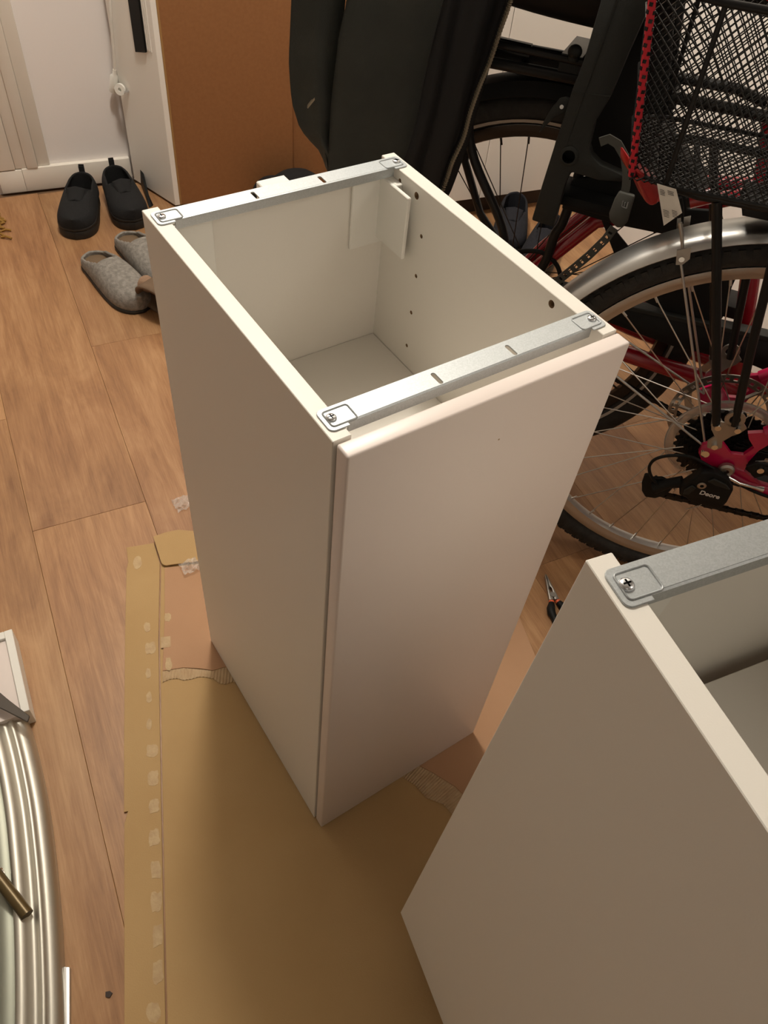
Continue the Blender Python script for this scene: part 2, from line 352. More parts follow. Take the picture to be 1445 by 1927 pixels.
def cabinet(M, w, d, h, t, label, shelf_z, door, holes, legs, shelf_back):
    c = thing('base_cabinet', label, 'cabinet', M)
    MB().box((0, 0, 0), (t, d, h)).build('side_panel', WHITE, c, 30, 0.0006, 1)
    sp = MB().box((w - t, 0, 0), (w, d, h)).build('side_panel', WHITE, c, 30, 0.0006, 1)
    if holes:
        k = MB()
        for (y, z, r) in holes: k.cyl((w - t - 0.002, y, z), (w - t + 0.011, y, z), r, 14)
        cut(sp, k, CHIP)
    MB().box((t, 0.002, 0.0), (w - t, d - 0.016, t)).build('bottom_panel', WHITE, c, 30, 0.0005, 1)
    MB().box((t, d - 0.0145, 0.004), (w - t, d - 0.0115, h - 0.012)).build('back_panel', WHITE, c, 30)
    MB().box((t + 0.0005, 0.02, shelf_z - t), (w - t - 0.0005, d - shelf_back, shelf_z)).build('shelf', WHITE, c, 30, 0.0005, 1)
    rail(c, w, t, 0.0085, 0.0335, h)
    rail(c, w, t, d - 0.034, d - 0.0095, h)
    yb = d - 0.0147
    for s in (0, 1):                                             # white plastic corner brackets holding the back panel
        x0 = t if s == 0 else w - t; g = 1 if s == 0 else -1
        b = MB()
        b.box((min(x0, x0 + g * 0.047), yb - 0.004, h - 0.094), (max(x0, x0 + g * 0.047), yb, h - 0.014))
        o_ = 0.0 if s == 0 else 0.008
        b.box((min(x0 + g * o_, x0 + g * (o_ + 0.0045)), yb - 0.058, h - 0.085), (max(x0 + g * o_, x0 + g * (o_ + 0.0045)), yb - 0.003, h - 0.012))
        if s: b.box((min(x0, x0 + g * 0.009), yb - 0.03, h - 0.085), (max(x0, x0 + g * 0.009), yb - 0.003, h - 0.012))
        b.build('corner_bracket', PLASTW, c, 30, 0.0008, 1)
    if door:
        dt = 0.0165; MB().box((0.0015, -0.0022 - dt, 0.0005), (w - 0.0008, -0.0022, h - 0.0005)).build('door', DOORW, c, 40, 0.0022, 3)
        MB().cyl((w * 0.5 + 0.01, -0.0022 - dt - 0.0001, h - 0.055), (w * 0.5 + 0.01, -0.0022 - dt + 0.001, h - 0.055), 0.0010, 10).build('scratch', CHIP, c, None, label='tiny dark nick in the door')
        MB().box((0.128, d - 0.011, h - 0.024), (0.161, d + 0.012, h - 0.004)).build('back_clip', PLASTW, c, 30, 0.001, 1)
        for z in (0.10, h - 0.12):
            MB().box((w - t - 0.012, -0.003, z), (w - t, 0.05, z + 0.035)).build('hinge', STEEL, c, 30, 0.002, 2)
    if legs:
        for (x, y) in legs:
            p = M @ Vector((x, y, 0)); q = M.inverted() @ Vector((p.x, p.y, 0.0005))
            MB().cyl((x, y, 0), (q.x, q.y, q.z + 0.004), 0.016, 16, 0.015).cyl((q.x, q.y, q.z + 0.004), tuple(q), 0.024).build('leg', BLACKP, c, 40)
    return c

T = 0.0165
cabinet(Matrix.Identity(4), 0.2924, 0.3553, 0.8, T, 'narrow white open-topped base cabinet with closed front door, at the centre', 0.570, True,
        [(0.317, 0.789, 0.0024), (0.285, 0.7875, 0.0040), (0.066, 0.790, 0.0040)] + [(y, z, 0.0024) for y in (0.268, 0.035) for z in (0.749, 0.699, 0.649, 0.600)], None, 0.0148)
RX, RY, RZ = (0.98238, -0.18644, -0.01294), (0.18671, 0.98214, 0.02348), (0.00833, -0.02548, 0.99964)
DR = 0.56
o2 = Vector((0.0185, -0.190, 0.0868)) - Vector(RY) * DR
cabinet(frame(o2, RX, RY, RZ), 0.39, DR, 0.8, 0.0170, 'second white base cabinet on short legs, cut off by the lower right corner', 0.592, False, None,
        [(0.05, 0.06), (0.34, 0.06), (0.05, DR - 0.06), (0.34, DR - 0.06)], 0.026)

# ------------------------------------------------------------------ cardboard
CT = 0.0024
def P2(pts, z): return [(x, y, z) for x, y in pts]
cu, cv = Vector((0.376, 0.9266)), Vector((0.9266, -0.376))
card = thing('cardboard_sheet', 'large flattened cardboard box with a folded strip and glue spots along its left edge', 'cardboard', Matrix.Translation((0, 0, 0)))
MB().prism(P2([(-0.007, 0.552), (0.07, 0.521), (0.46, 0.36), (0.465, 0.10), (0.30, -0.32), (0.05, -0.90), (-0.60, -0.90), (-0.272, -0.083), (-0.178, 0.148), (-0.073, 0.404)], -0.0049), (0, 0, CT)).build('main_panel', CARD, card, 30, 0.0004, 1)
strip = [(-0.048, 0.617), (0.000, 0.602), (-0.0095, 0.552), (-0.0755, 0.404), (-0.1805, 0.148), (-0.2745, -0.083), (-0.605, -0.90), (-0.68, -0.90), (-0.335, -0.097), (-0.2415, 0.139), (-0.230, 0.1535), (-0.2355, 0.1555), (-0.196, 0.255), (-0.118, 0.447), (-0.066, 0.571), (-0.058, 0.583)]
MB().prism(P2(strip, -0.0046), (0, 0, CT + 0.0006)).build('folded_strip', CARD, card, 30, 0.0004, 1)
def blob(cx, cy, w, h, jag=0.25, sq=False):
    pts = []; n = 14
    for i in range(n):
        a = 2 * PI * i / n; c_, s_ = math.cos(a), math.sin(a)
        if sq: m = max(abs(c_), abs(s_)); c_, s_ = c_ / m * 0.92, s_ / m * 0.92
        k = 1 + random.uniform(-jag, jag)
        p = Vector((cx, cy)) + cv * (c_ * w / 2 * k) + cu * (s_ * h / 2 * k); pts.append((p.x, p.y))
    return pts
for (x, y, w, h, sq) in [(-0.116, 0.351, .009, .021, 0), (-0.132, 0.309, .009, .021, 0), (-0.150, 0.266, .009, .020, 0), (-0.163, 0.222, .018, .022, 1), (-0.179, 0.181, .017, .023, 1), (-0.195, 0.140, .016, .022, 1),
                         (-0.212, 0.098, .016, .025, 1), (-0.228, 0.056, .015, .026, 1), (-0.244, 0.015, .016, .028, 1), (-0.259, -0.024, .015, .030, 1), (-0.277, -0.066, .015, .028, 1), (-0.299, -0.105, .018, .024, 0),
                         (-0.044, 0.572, .016, .030, 0), (-0.083, 0.435, .011, .020, 0), (-0.094, 0.394, .017, .024, 1)]:
    MB().prism(P2(blob(x, y, w, h, 0.16, sq), -0.0017), (0, 0, 0.0005)).build('glue_patch', GLUE, card, 30)
# second, inner sheet with the torn edge
card2 = thing('cardboard_sheet', 'smaller pinkish cardboard piece with torn corrugated edge, lying on the large sheet', 'cardboard', Matrix.Translation((0, 0, 0)))
inner = [(-0.006, 0.538), (0.05, 0.514), (0.25, 0.43), (0.58, 0.30), (0.503, 0.116), (0.478, 0.045), (0.36, -0.26), (0.235, -0.20), (0.212, -0.075), (0.193, -0.035), (0.172, 0.000), (0.150, 0.033), (0.06, 0.19), (-0.002, 0.297), (-0.022, 0.301), (-0.040, 0.316), (-0.062, 0.331), (-0.094, 0.343), (-0.050, 0.436)]
MB().prism(P2(inner, -0.0024), (0, 0, CT)).build('main_panel', CARD2, card2, 30, 0.0003, 1)
def flutes(path_in, path_out, n, per):
    """ribbed torn strip between the printed liner's edge and the ragged outer edge"""
    def pick(path, t):
        L = [0]; 
        for a, b in zip(path, path[1:]): L.append(L[-1] + (Vector(b) - Vector(a)).length)
        s = t * L[-1]
        for i in range(len(path) - 1):
            if s <= L[i + 1] or i == len(path) - 2:
                f = (s - L[i]) / max(1e-9, L[i + 1] - L[i]); return Vector(path[i]).lerp(Vector(path[i + 1]), f)
    jag = [random.uniform(-0.25, 0.2) for _ in range(14)]
    def fn(u, v):
        q = u * 12; i = int(q); jj = jag[i] * (1 - (q - i)) + jag[i + 1] * (q - i)
        p = pick(path_in, u).lerp(pick(path_out, u), v * (1 + jj))
        z = -0.0012 + 0.0007 * math.sin(u * per * 2 * PI) * (0.35 + 0.65 * min(1, v * 3)) - 0.0002 * v
        return (p.x, p.y, z)
    b = MB().grid(fn, n, 5); return b
f = flutes([(-0.094, 0.343), (-0.062, 0.331), (-0.022, 0.301), (-0.002, 0.297), (0.02, 0.262)], [(-0.101, 0.327), (-0.066, 0.311), (-0.042, 0.296), (-0.004, 0.262), (0.012, 0.245)], 320, 26)
f.build('torn_edge', CARDTORN, card2, 60, kind='stuff', label='torn edge showing the paper flutes')
f = flutes([(0.10, 0.12), (0.150, 0.033), (0.172, 0.000), (0.193, -0.035), (0.212, -0.075), (0.235, -0.20)], [(0.085, 0.10), (0.134, 0.018), (0.152, -0.022), (0.166, -0.057), (0.186, -0.108), (0.20, -0.19)], 720, 80)
f.build('torn_edge', CARDTORN, card2, 60, kind='stuff', label='torn edge showing the paper flutes')
for (x, y, w, h) in [(-0.044, 0.436, .012, .018), (-0.080, 0.350, .011, .028)]:
    MB().prism(P2(blob(x, y, w, h, 0.2), 0.0), (0, 0, 0.0004)).build('glue_patch', GLUE, card2, 30)
MB().prism(P2([(-0.071, 0.404), (-0.056, 0.398), (-0.064, 0.378), (-0.079, 0.384)], 0.0), (0, 0, 0.0003)).build('torn_window', CARDTORN, card2, 30)
# small rounded flap on top
fp = [(0.003, 0.609)]
for i in range(6):
    a = PI + PI / 2 * i / 5; fp.append((0.008 + 0.016 * math.cos(a) * 0.9266 + 0.014 * math.sin(a) * 0.3, 0.553 + 0.016 * math.sin(a)))
fp += [(0.050, 0.520), (0.090, 0.507), (0.115, 0.566), (0.072, 0.590), (0.05, 0.605), (0.03, 0.610)]
flap = MB().prism([(x, y, 0.0002 + 0.006 * max(0, (y - 0.53) / 0.08) * (1 if x < 0.03 else 0.3)) for x, y in fp], (0, 0, CT)).build('cardboard_flap', CARD, None, 30, 0.0004, 1)
tag(flap, 'small cardboard flap with a rounded corner, at the top of the folded strip', 'cardboard')
def crumple(cx, cy, z, s, seed):
    rnd = random.Random(seed); n = 8
    hs = [[rnd.uniform(0.0004, 0.009) for _ in range(n)] for _ in range(n)]
    def fn(u, v):
        i, j = int(round(u * (n - 1))), int(round(v * (n - 1)))
        return (cx + (u - 0.5) * s + rnd.uniform(-1, 1) * s * 0.05, cy + (v - 0.5) * s * 0.9 + rnd.uniform(-1, 1) * s * 0.05, z + hs[i][j] * (1 - 0.4 * max(abs(u - .5), abs(v - .5))))
    return MB().grid(fn, n, n)
tag(crumple(0.089, 0.667, ZF, 0.038, 3).build('tape_scrap', TAPE, None, None), 'crumpled clear tape scrap on the bare floor beside the white cabinet', 'tape')
tag(crumple(0.034, 0.513, 0.003, 0.032, 5).build('tape_scrap', TAPE, None, None), 'crumpled shiny tape scrap on the edge of the cardboard flap', 'tape')
sp_ = MB().prism(P2([(-0.344, -0.055), (-0.340, -0.059), (-0.335, -0.056), (-0.337, -0.052), (-0.342, -0.050)], ZF), (0, 0, 0.002)).build('wood_chip', DARKPL, None, 30)
tag(sp_, 'small dark wood chip on the floor left of the cardboard', 'chip')

# ------------------------------------------------------------------ pliers
pf = thing('pliers', 'long-nose pliers with black and orange grips on the floor between the two cabinets', 'pliers', frame((0.607, 0.164, ZF), (-0.40, -0.9165, 0), (0.9165, -0.40, 0)))
for s in (-1, 1):
    b = MB(); b.prism([(0, s * 0.0006, 0.0035), (0.004, s * 0.0022, 0.0035), (0.035, s * 0.0065, 0.0025), (0.058, s * 0.0095, 0.002), (0.058, s * 0.0005, 0.002), (0.034, s * 0.0030, 0.0025), (0.028, s * 0.0004, 0.0025)], (0, 0, 0.008)); b.build('jaw', DULLALU, pf, 30, 0.001, 2)
    b = MB(); b.tube([(0.060, s * 0.006, 0.007), (0.064, s * 0.007, 0.007)], 0.0052, 10); b.build('orange_collar', ORANGE, pf, 40)
    b = MB(); b.tube([(0.064, s * 0.007, 0.007), (0.075, s * 0.012, 0.0075), (0.085, s * 0.014, 0.0075), (0.10, s * 0.012, 0.007), (0.14, s * 0.018, 0.007), (0.17, s * 0.02, 0.007)], [0.0055, 0.008, 0.0078, 0.006, 0.0065, 0.005], 10); b.build('grip', BLACKP, pf, 50)
MB().cyl((0.0475, 0, 0.002), (0.0475, 0, 0.0115), 0.0055, 14).build('pivot', DULLALU, pf, 40)

# ------------------------------------------------------------------ wardrobe, white cupboards
wa = thing('wardrobe', 'tall wardrobe with white side and brown hardboard back by the back wall', 'wardrobe', Matrix.Translation((0, 0, 0)))
wn = Vector((0.528, 1.697, 0)); ws = Vector((-0.251, 0.968, 0)); wo = Vector((0.968, 0.251, 0)); dx = Vector(DX); dy = Vector(DY)
def W(p): return tuple(p)
e0, e1 = wn, wn + ws * 0.190
MB().prism([W(e0 + Vector((0, 0, 0.0))), W(e1), W(e1 + dx * 0.016), W(e0 + dx * 0.014)], (0, 0, 2.0), lambda p: (p[0], p[1], 0.002)).build('side_panel', WARDW, wa, 30, 0.0008, 1)
MB().prism([W(e0 + dx * 0.014), W(e0 + dx * 0.019), W(e0 + dx * 0.019 + dy * 0.02), W(e0 + dx * 0.014 + dy * 0.02)], (0, 0, 2.0), lambda p: (p[0], p[1], 0.002)).build('edge_band', TAN, wa, 30)
MB().prism([W(e0 + dx * 0.019 + dy * 0.002), W(e0 + dx * 0.352 + dy * 0.002), W(e0 + dx * 0.352 + dy * 0.02), W(e0 + dx * 0.019 + dy * 0.02)], (0, 0, 2.0), lambda p: (p[0], p[1], 0.002)).build('back_panel', BROWN, wa, 30)
MB().prism([W(e0 + dx * 0.354 + dy * 0.012), W(e0 + dx * 0.57 + dy * 0.012), W(e0 + dx * 0.57 + dy * 0.02), W(e0 + dx * 0.354 + dy * 0.02)], (0, 0, 2.0), lambda p: (p[0], p[1], 0.002)).build('back_panel', BROWN, wa, 30)
MB().prism([W(e0 + dx * 0.02 + dy * 0.021), W(e0 + dx * 0.57 + dy * 0.021), W(e0 + dx * 0.57 + dy * 0.19), W(e0 + dx * 0.02 + dy * 0.19)], (0, 0, 2.0), lambda p: (p[0], p[1], 0.002)).build('carcass', WARDW, wa, 30)
def onside(a, z, out=0.0): q = wn + ws * a - wo * out; return (q.x, q.y, z)
MB().prism([onside(0.082, 0.382), onside(0.038, 0.394), onside(0.038, 0.90), onside(0.082, 0.90)], tuple(-wo * 0.006)).build('black_strip', BLACKP, wa, 30, 0.001, 1, label='black strip stuck on the white side')
for a in (0.017, 0.024, 0.031):
    MB().prism([onside(a, 0.40), onside(a + 0.003, 0.40), onside(a + 0.003, 1.2), onside(a, 1.2)], tuple(-wo * 0.0025)).build('edge_bead', WARDW, wa, 30)
MB().cyl(onside(0.148, 0.265, 0.0), onside(0.148, 0.265, 0.014), 0.0022, 10).build('nail', STEEL, wa, 40)
hb = MB().prism([(0.503, 1.865, 0.055), (0.500, 1.872, 0.0), (0.478, 1.735, ZF), (0.468, 1.728, ZF), (0.474, 1.75, 0.012)], (-0.008, -0.002, 0.0)).build('gap_wedge', BLACKP, None, 30, 0.001, 1)  # made-up black wedge standing in for the dark gap beside the wardrobe
tag(hb, 'thin black strip leaning between the right black sneaker and the white wardrobe side', 'gap wedge')

cu_ = thing('white_cupboard', 'row of white cupboard doors on a dark plinth behind the black bicycle wheel', 'cupboard', frame((1.46, 1.284, 0), DX, DY))
for (x0, x1) in ((-0.40, -0.155), (-0.153, 0.10), (0.102, 0.19)):
    MB().box((x0, -0.032, 0.056), (x1, -0.014, 2.0)).build('door', WARDW, cu_, 30, 0.001, 1)
MB().box((-0.40, -0.0135, 0.056), (0.19, 0.39, 2.0)).build('carcass', WARDW, cu_, 30)
MB().box((-0.40, 0.001, ZF), (0.19, 0.02, 0.0555)).build('plinth', DARKPL, cu_, 30)

# ------------------------------------------------------------------ cable at the corner
cab = thing('extension_cable', 'white cable with a white plug hanging down the back wall beside the wardrobe', 'cable', Matrix.Identity(4))
MB().tube([onside(0.12, 1.0, 0.008), onside(0.145, 0.55, 0.010), onside(0.149, 0.481, 0.012), onside(0.161, 0.419, 0.012), onside(0.174, 0.335, 0.012), onside(0.180, 0.305, 0.012)], 0.0042, 8).build('cord', PLASTW, cab, 60)
MB().tube([onside(0.179, 0.312, 0.012), onside(0.184, 0.296, 0.012), onside(0.187, 0.292, 0.012), onside(0.203, 0.250, 0.012)], [0.0050, 0.0062, 0.0105, 0.011], 10).build('plug', PLASTW, cab, 50, label='white plug body')
MB().ring(onside(0.165, 0.267, 0.014), (-0.7, -0.7, 0.1), [(0.005, -0.003), (0.0145, -0.003), (0.0145, 0.004), (0.005, 0.004)], 20).tube([onside(0.195, 0.262, 0.012), onside(0.168, 0.262, 0.013)], 0.006, 8).build('plug_loop', PLASTW, cab, 40)

# ------------------------------------------------------------------ shoes
def foot_w(t, W0, heel=0.78):
    base = heel + (1 - heel) * math.sin(min(1, t / 0.72) * PI / 2) ** 2
    if t > 0.72: base *= math.sqrt(max(0.0, 1 - ((t - 0.72) / 0.2801) ** 2.2))
    if t < 0.14: base *= math.sqrt(max(0.0, 1 - ((0.14 - t) / 0.14005) ** 2))
    return W0 * base
def sole(L, W0, z0, z1, heel=0.78, grow=1.0, bend=0.0):
    n = 36; out = []
    for i in range(n + 1):
        t = i / n; out.append((t * L, foot_w(t, W0, heel) / 2 * grow + bend * math.sin(t * PI)))
    for i in range(n, -1, -1):
        t = i / n; out.append((t * L, -foot_w(t, W0, heel) / 2 * grow + bend * math.sin(t * PI)))
    return MB().prism([(x, y, z0) for x, y in out], (0, 0, z1 - z0))
def upper(L, W0, H, z0, t_open, phic, heel=0.78, p=0.8, nt=40, na=25, bend=0.0, ncut=None):
    """shell over the sole; the top is left open from t=0 to t_open for the foot"""
    b = MB(); vs = []; idx = {}
    for i in range(nt + 1):
        t = i / nt; w = foot_w(t, W0, heel) / 2; h = H(t)
        for j in range(na + 1):
            a = PI * j / na; c, s = math.cos(a), math.sin(a)
            y = w * (abs(c) ** 0.75) * (1 if c > 0 else -1); z = z0 + h * (abs(s) ** p)
            vs.append((t * L, y + bend * math.sin(t * PI), z))
    fs = []
    for i in range(nt):
        t = (i + 0.5) / nt
        for j in range(na):
            a = PI * (j + 0.5) / na
            pc = phic(t)
            if t < t_open and pc < a < PI - pc: continue
            fs.append((i * (na + 1) + j, (i + 1) * (na + 1) + j, (i + 1) * (na + 1) + j + 1, i * (na + 1) + j + 1))
    for i in (0, nt):
        for j in range(na // 2):
            if i == 0 and PI * (j + 0.5) / na > phic(0): break
            k = i * (na + 1); q = (k + j, k + j + 1, k + na - j - 1, k + na - j)
            if len(set(q)) == 4: fs.append(q)
    b.add(vs, fs); return b
def solid(o, th, sub=1):
    m = o.modifiers.new('solid', 'SOLIDIFY'); m.thickness = th; m.offset = -1
    if sub: s = o.modifiers.new('sub', 'SUBSURF'); s.levels = sub; s.render_levels = sub
    apply_mods(o)
    for f in o.data.polygons: f.use_smooth = True

def sneaker(M, label, m_up, m_sole, m_in, L=0.275, tab=True, group=None):
    r = thing('sneaker', label, 'shoe', M, group)
    sole(L, 0.098, 0.0, 0.024, 0.74, 1.04).build('sole', m_sole, r, 40, 0.004, 2)
    sole(L, 0.10, 0.024, 0.031, 0.74, 1.02).build('midsole', m_sole, r, 40, 0.002, 2)
    def H(t): return 0.062 * (1 - 0.52 * max(0, (t - 0.32) / 0.68) ** 1.1) + (0.012 if t < 0.1 else 0.0) * (1 - t / 0.1)
    up = upper(L, 0.100, H, 0.029, 0.55, lambda t: PI * (0.25 + 0.16 * max(0, (t - 0.38) / 0.17)), 0.82)
    o = up.build('upper', m_up, r, 60, fix=True); solid(o, 0.006)
    sole(L * 0.94, 0.082, 0.031, 0.034, 0.74).build('insole', m_in, r, 30)
    b = MB().grid(lambda u, v: (L * (0.50 + 0.18 * u), (v - 0.5) * 0.05 * (1 - 0.3 * u), 0.029 + H(0.50 + 0.18 * u) * 1.0 + 0.004 - 0.006 * abs(v - 0.5) * 2 + 0.008 * (1 - u) ** 2), 8, 7)
    o = b.build('tongue', m_up, r, 60); solid(o, 0.004, 0)
    if tab:
        MB().box((-0.004, -0.007, 0.070), (0.0, 0.007, 0.100)).box((0.001, -0.007, 0.070), (0.004, 0.007, 0.097)).build('pull_tab', m_up, r, 60)
    return r
def facing(heel, toe, z): 
    e = (Vector((toe[0], toe[1], 0)) - Vector((heel[0], heel[1], 0))).normalized(); return frame((heel[0], heel[1], z), e, (-e.y, e.x, 0))
sneaker(facing((0.326, 1.842), (0.230, 1.662), ZF), 'black knit slip-on sneaker fully in view, left one of its pair below the skirting', SHOEB, SHOES, SHOEI, 0.215)
sneaker(facing((0.412, 1.845), (0.384, 1.632), ZF), 'black knit slip-on sneaker nearest the white wardrobe side, right one of its pair', SHOEB, SHOES, SHOEI, 0.215)

def slipper(M, label):
    r = thing('slipper', label, 'slipper', M, 'grey felt slippers'); L = 0.275
    sole(L, 0.104, 0.0, 0.010, 0.74, 1.03).build('sole', SHOES, r, 40, 0.003, 2)
    sole(L * 0.985, 0.092, 0.010, 0.018, 0.74).build('insole', INSOLE, r, 40, 0.003, 2)
    def H(t): return 0.060 * (0.55 + 0.45 * math.sin(min(1, max(0, (t - 0.05) / 0.45)) * PI / 2)) * (1 - 0.36 * max(0, (t - 0.5) / 0.5) ** 1.5)
    up = upper(L, 0.104, H, 0.009, 0.40, lambda t: PI * (0.17 + 0.16 * min(1, t / 0.4) ** 2), 0.74, 0.75)
    o = up.build('upper', FELT, r, 60); solid(o, 0.007)
    return r
slipper(facing((0.225, 1.548), (0.262, 1.262), ZF), 'grey felt slipper lying fully in view beside the narrow white cabinet')
slipper(facing((0.335, 1.600), (0.362, 1.33), ZF), 'grey felt slipper mostly hidden behind the edge of the narrow white cabinet')
bt = thing('suede_boot', 'tan suede boot half hidden behind the narrow white cabinet, below the felt slippers', 'boot', facing((0.262, 1.232), (0.52, 1.36), ZF))
o = MB().grid(lambda u, v: (0.02 + 0.10 * u - 0.018 * math.sin(v * 2 * PI), 0.052 * math.cos(v * 2 * PI) * (1 + 0.12 * (1 - u)), 0.046 + 0.045 * math.sin(v * 2 * PI) * (1 + 0.1 * (1 - u))), 8, 25).build('shaft', TANSHOE, bt, 60); solid(o, 0.006, 0)
MB().ball((0.165, 0, 0.048), 0.10, 0.047, 0.046).build('foot', TANSHOE, bt, 60)
MB().ball((0.055, 0.058, 0.055), 0.022, 0.018, 0.022).build('pompom', mat('peach_fleece', (0.30, 0.19, 0.12), 0.95, bump=(200, 0.8)), bt, 60)
sneaker(facing((1.405, 1.235), (1.25, 1.075), ZF), 'dark navy shoe standing next to the white cupboard, behind the black bicycle wheel', NAVY, SHOES, SHOEI, 0.235, False)
sneaker(facing((1.43, 1.09), (1.235, 0.955), ZF), 'dark navy shoe in front of its mate, beside the child seat leg', NAVY, SHOES, SHOEI, 0.235, False)
bg = MB().ball((0.84, 1.565, 0.048), 0.085, 0.058, 0.054).ball((0.775, 1.575, 0.043), 0.06, 0.052, 0.048).build('cloth_bag', SHOEB, None, 60)
tag(bg, 'black cloth bag slumped on the floor against the brown wardrobe back', 'bag')
yf = MB(); rnd = random.Random(4)
for i in range(46):
    a, l = rnd.uniform(0, 2 * PI), rnd.uniform(0.012, 0.032); cx, cy = 0.058 + rnd.uniform(-0.016, 0.014), 1.795 + rnd.uniform(-0.055, 0.055)
    yf.tube([(cx, cy, ZF + 0.003), (cx + l * 0.5 * math.cos(a), cy + l * 0.5 * math.sin(a), ZF + 0.003 + rnd.uniform(0.002, 0.014)), (cx + l * math.cos(a), cy + l * math.sin(a), ZF + 0.004)], 0.0032, 5)
yf = yf.build('yarn_tassel', OCHRE, None, 60); tag(yf, 'ochre yarn tassel on the floor at the left edge of the photo', 'tassel', kind='stuff')

# ------------------------------------------------------------------ steel sink with the white frame, lower left
sk = thing('steel_sink', 'stainless steel sink with ribbed rounded rim on the floor at the lower left', 'sink', Matrix.Translation((0, 0, 0)))
base = [(-0.330, 0.52), (-0.312, 0.46), (-0.307, 0.399), (-0.310, 0.326), (-0.3215, 0.235), (-0.337, 0.156), (-0.354, 0.084), (-0.372, 0.018), (-0.395, -0.057), (-0.428, -0.15), (-0.48, -0.25)]
def spline(pts, n):
    P = [Vector((*p, 0)) for p in pts]; out = []
    for i in range(n):
        s = i / (n - 1) * (len(P) - 1); k = min(int(s), len(P) - 2); t = s - k
        p0, p1, p2, p3 = P[max(0, k - 1)], P[k], P[k + 1], P[min(len(P) - 1, k + 2)]
        out.append(0.5 * ((2 * p1) + (p2 - p0) * t + (2 * p0 - 5 * p1 + 4 * p2 - p3) * t * t + (3 * p1 - p0 - 3 * p2 + p3) * t ** 3))
    return out
bl = spline(base, 60)
def smooth3(pts, n=40):
    P = [Vector(p) for p in pts]; out = []
    for i in range(n):
        s = i / (n - 1) * (len(P) - 1); k = min(int(s), len(P) - 2); t = s - k
        p0, p1, p2, p3 = P[max(0, k - 1)], P[k], P[k + 1], P[min(len(P) - 1, k + 2)]
        out.append(0.5 * ((2 * p1) + (p2 - p0) * t + (2 * p0 - 5 * p1 + 4 * p2 - p3) * t * t + (3 * p1 - p0 - 3 * p2 + p3) * t ** 3))
    return out
prof = [(0, ZF), (0.001, 0.006), (0.004, 0.013), (0.009, 0.018), (0.0135, 0.0195), (0.0165, 0.0200), (0.0185, 0.0235), (0.0215, 0.0255), (0.0245, 0.0245), (0.027, 0.0215), (0.031, 0.0205), (0.035, 0.0225), (0.039, 0.0285), (0.044, 0.032), (0.049, 0.0325), (0.053, 0.030), (0.0555, 0.022), (0.075, 0.014), (0.17, 0.010), (0.34, 0.009)]
def sinkrow(k0, k1):
    vs = []; fs = []; m = k1 - k0
    for i, p in enumerate(bl):
        tg = (bl[min(i + 1, 59)] - bl[max(i - 1, 0)]).normalized(); nn = Vector((tg.y, -tg.x, 0)); nn = nn if nn.x < 0 else -nn
        for (a, z) in prof[k0:k1]: q = p + nn * a; vs.append((q.x, q.y, z))
    for i in range(59):
        for k in range(m - 1): fs.append((i * m + k, (i + 1) * m + k, (i + 1) * m + k + 1, i * m + k + 1))
    return MB().add(vs, fs)
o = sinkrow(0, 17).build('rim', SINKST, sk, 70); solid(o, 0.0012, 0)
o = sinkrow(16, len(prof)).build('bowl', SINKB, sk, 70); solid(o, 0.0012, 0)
MB().tube([(-0.392, 0.080, 0.032), (-0.400, 0.110, 0.033), (-0.412, 0.155, 0.034), (-0.44, 0.235, 0.034)], 0.0085, 12).build('divider_bar', OLIVE, sk, 50)
MB().tube([(-0.398, 0.072, 0.022), (-0.418, 0.006, 0.022), (-0.440, -0.042, 0.022), (-0.475, -0.12, 0.022)], 0.0035, 8).build('bead', OLIVE, sk, 50)
MB().ring((-0.414, 0.155, 0.018), (0, 0, 1), [(0.006, -0.006), (0.012, -0.006), (0.012, 0.003), (0.009, 0.005), (0.006, 0.003)], 24).build('drain_ring', CHROME, sk, 50)
MB().prism([(-0.345, 0.455, 0.045), (-0.318, 0.385, 0.048), (-0.300, 0.345, 0.046), (-0.306, 0.338, 0.044), (-0.330, 0.375, 0.046), (-0.36, 0.42, 0.045)], (0, 0, 0.0035)).build('corner_bracket', GREYST, sk, 30, 0.001, 1)
wf = thing('shallow_tray', 'shallow white tray with recessed panel by the sink, at the left photo edge', 'tray', frame((-0.2775, 0.519, 0), (-0.130, -0.9915, 0), (0.9915, -0.130, 0)))
ZT = 0.037
b = MB(); b.box((0, -0.0125, ZF), (0.158, 0.0, ZT)); b.build('side_rail', PLASTW, wf, 30, 0.0008, 1)
MB().box((0, -0.20, ZF), (0.014, -0.0127, ZT)).build('side_rail', PLASTW, wf, 30, 0.0008, 1)
MB().box((0.0142, -0.20, ZF), (0.1575, -0.0127, ZT - 0.006)).build('panel', DOORW, wf, 30)
st = MB().box((-0.0042, 0, ZF), (0.0042, 0.30, 0.004), frame((-0.373, 0.0025, 0), (0.81, -0.586, 0), (-0.33, -0.944, 0))).build('metal_trim_strip', ALU, None, 30, 0.0012, 2)
tag(st, 'narrow silver metal trim strip on the floor against the sink rim, at the bottom edge', 'trim strip')

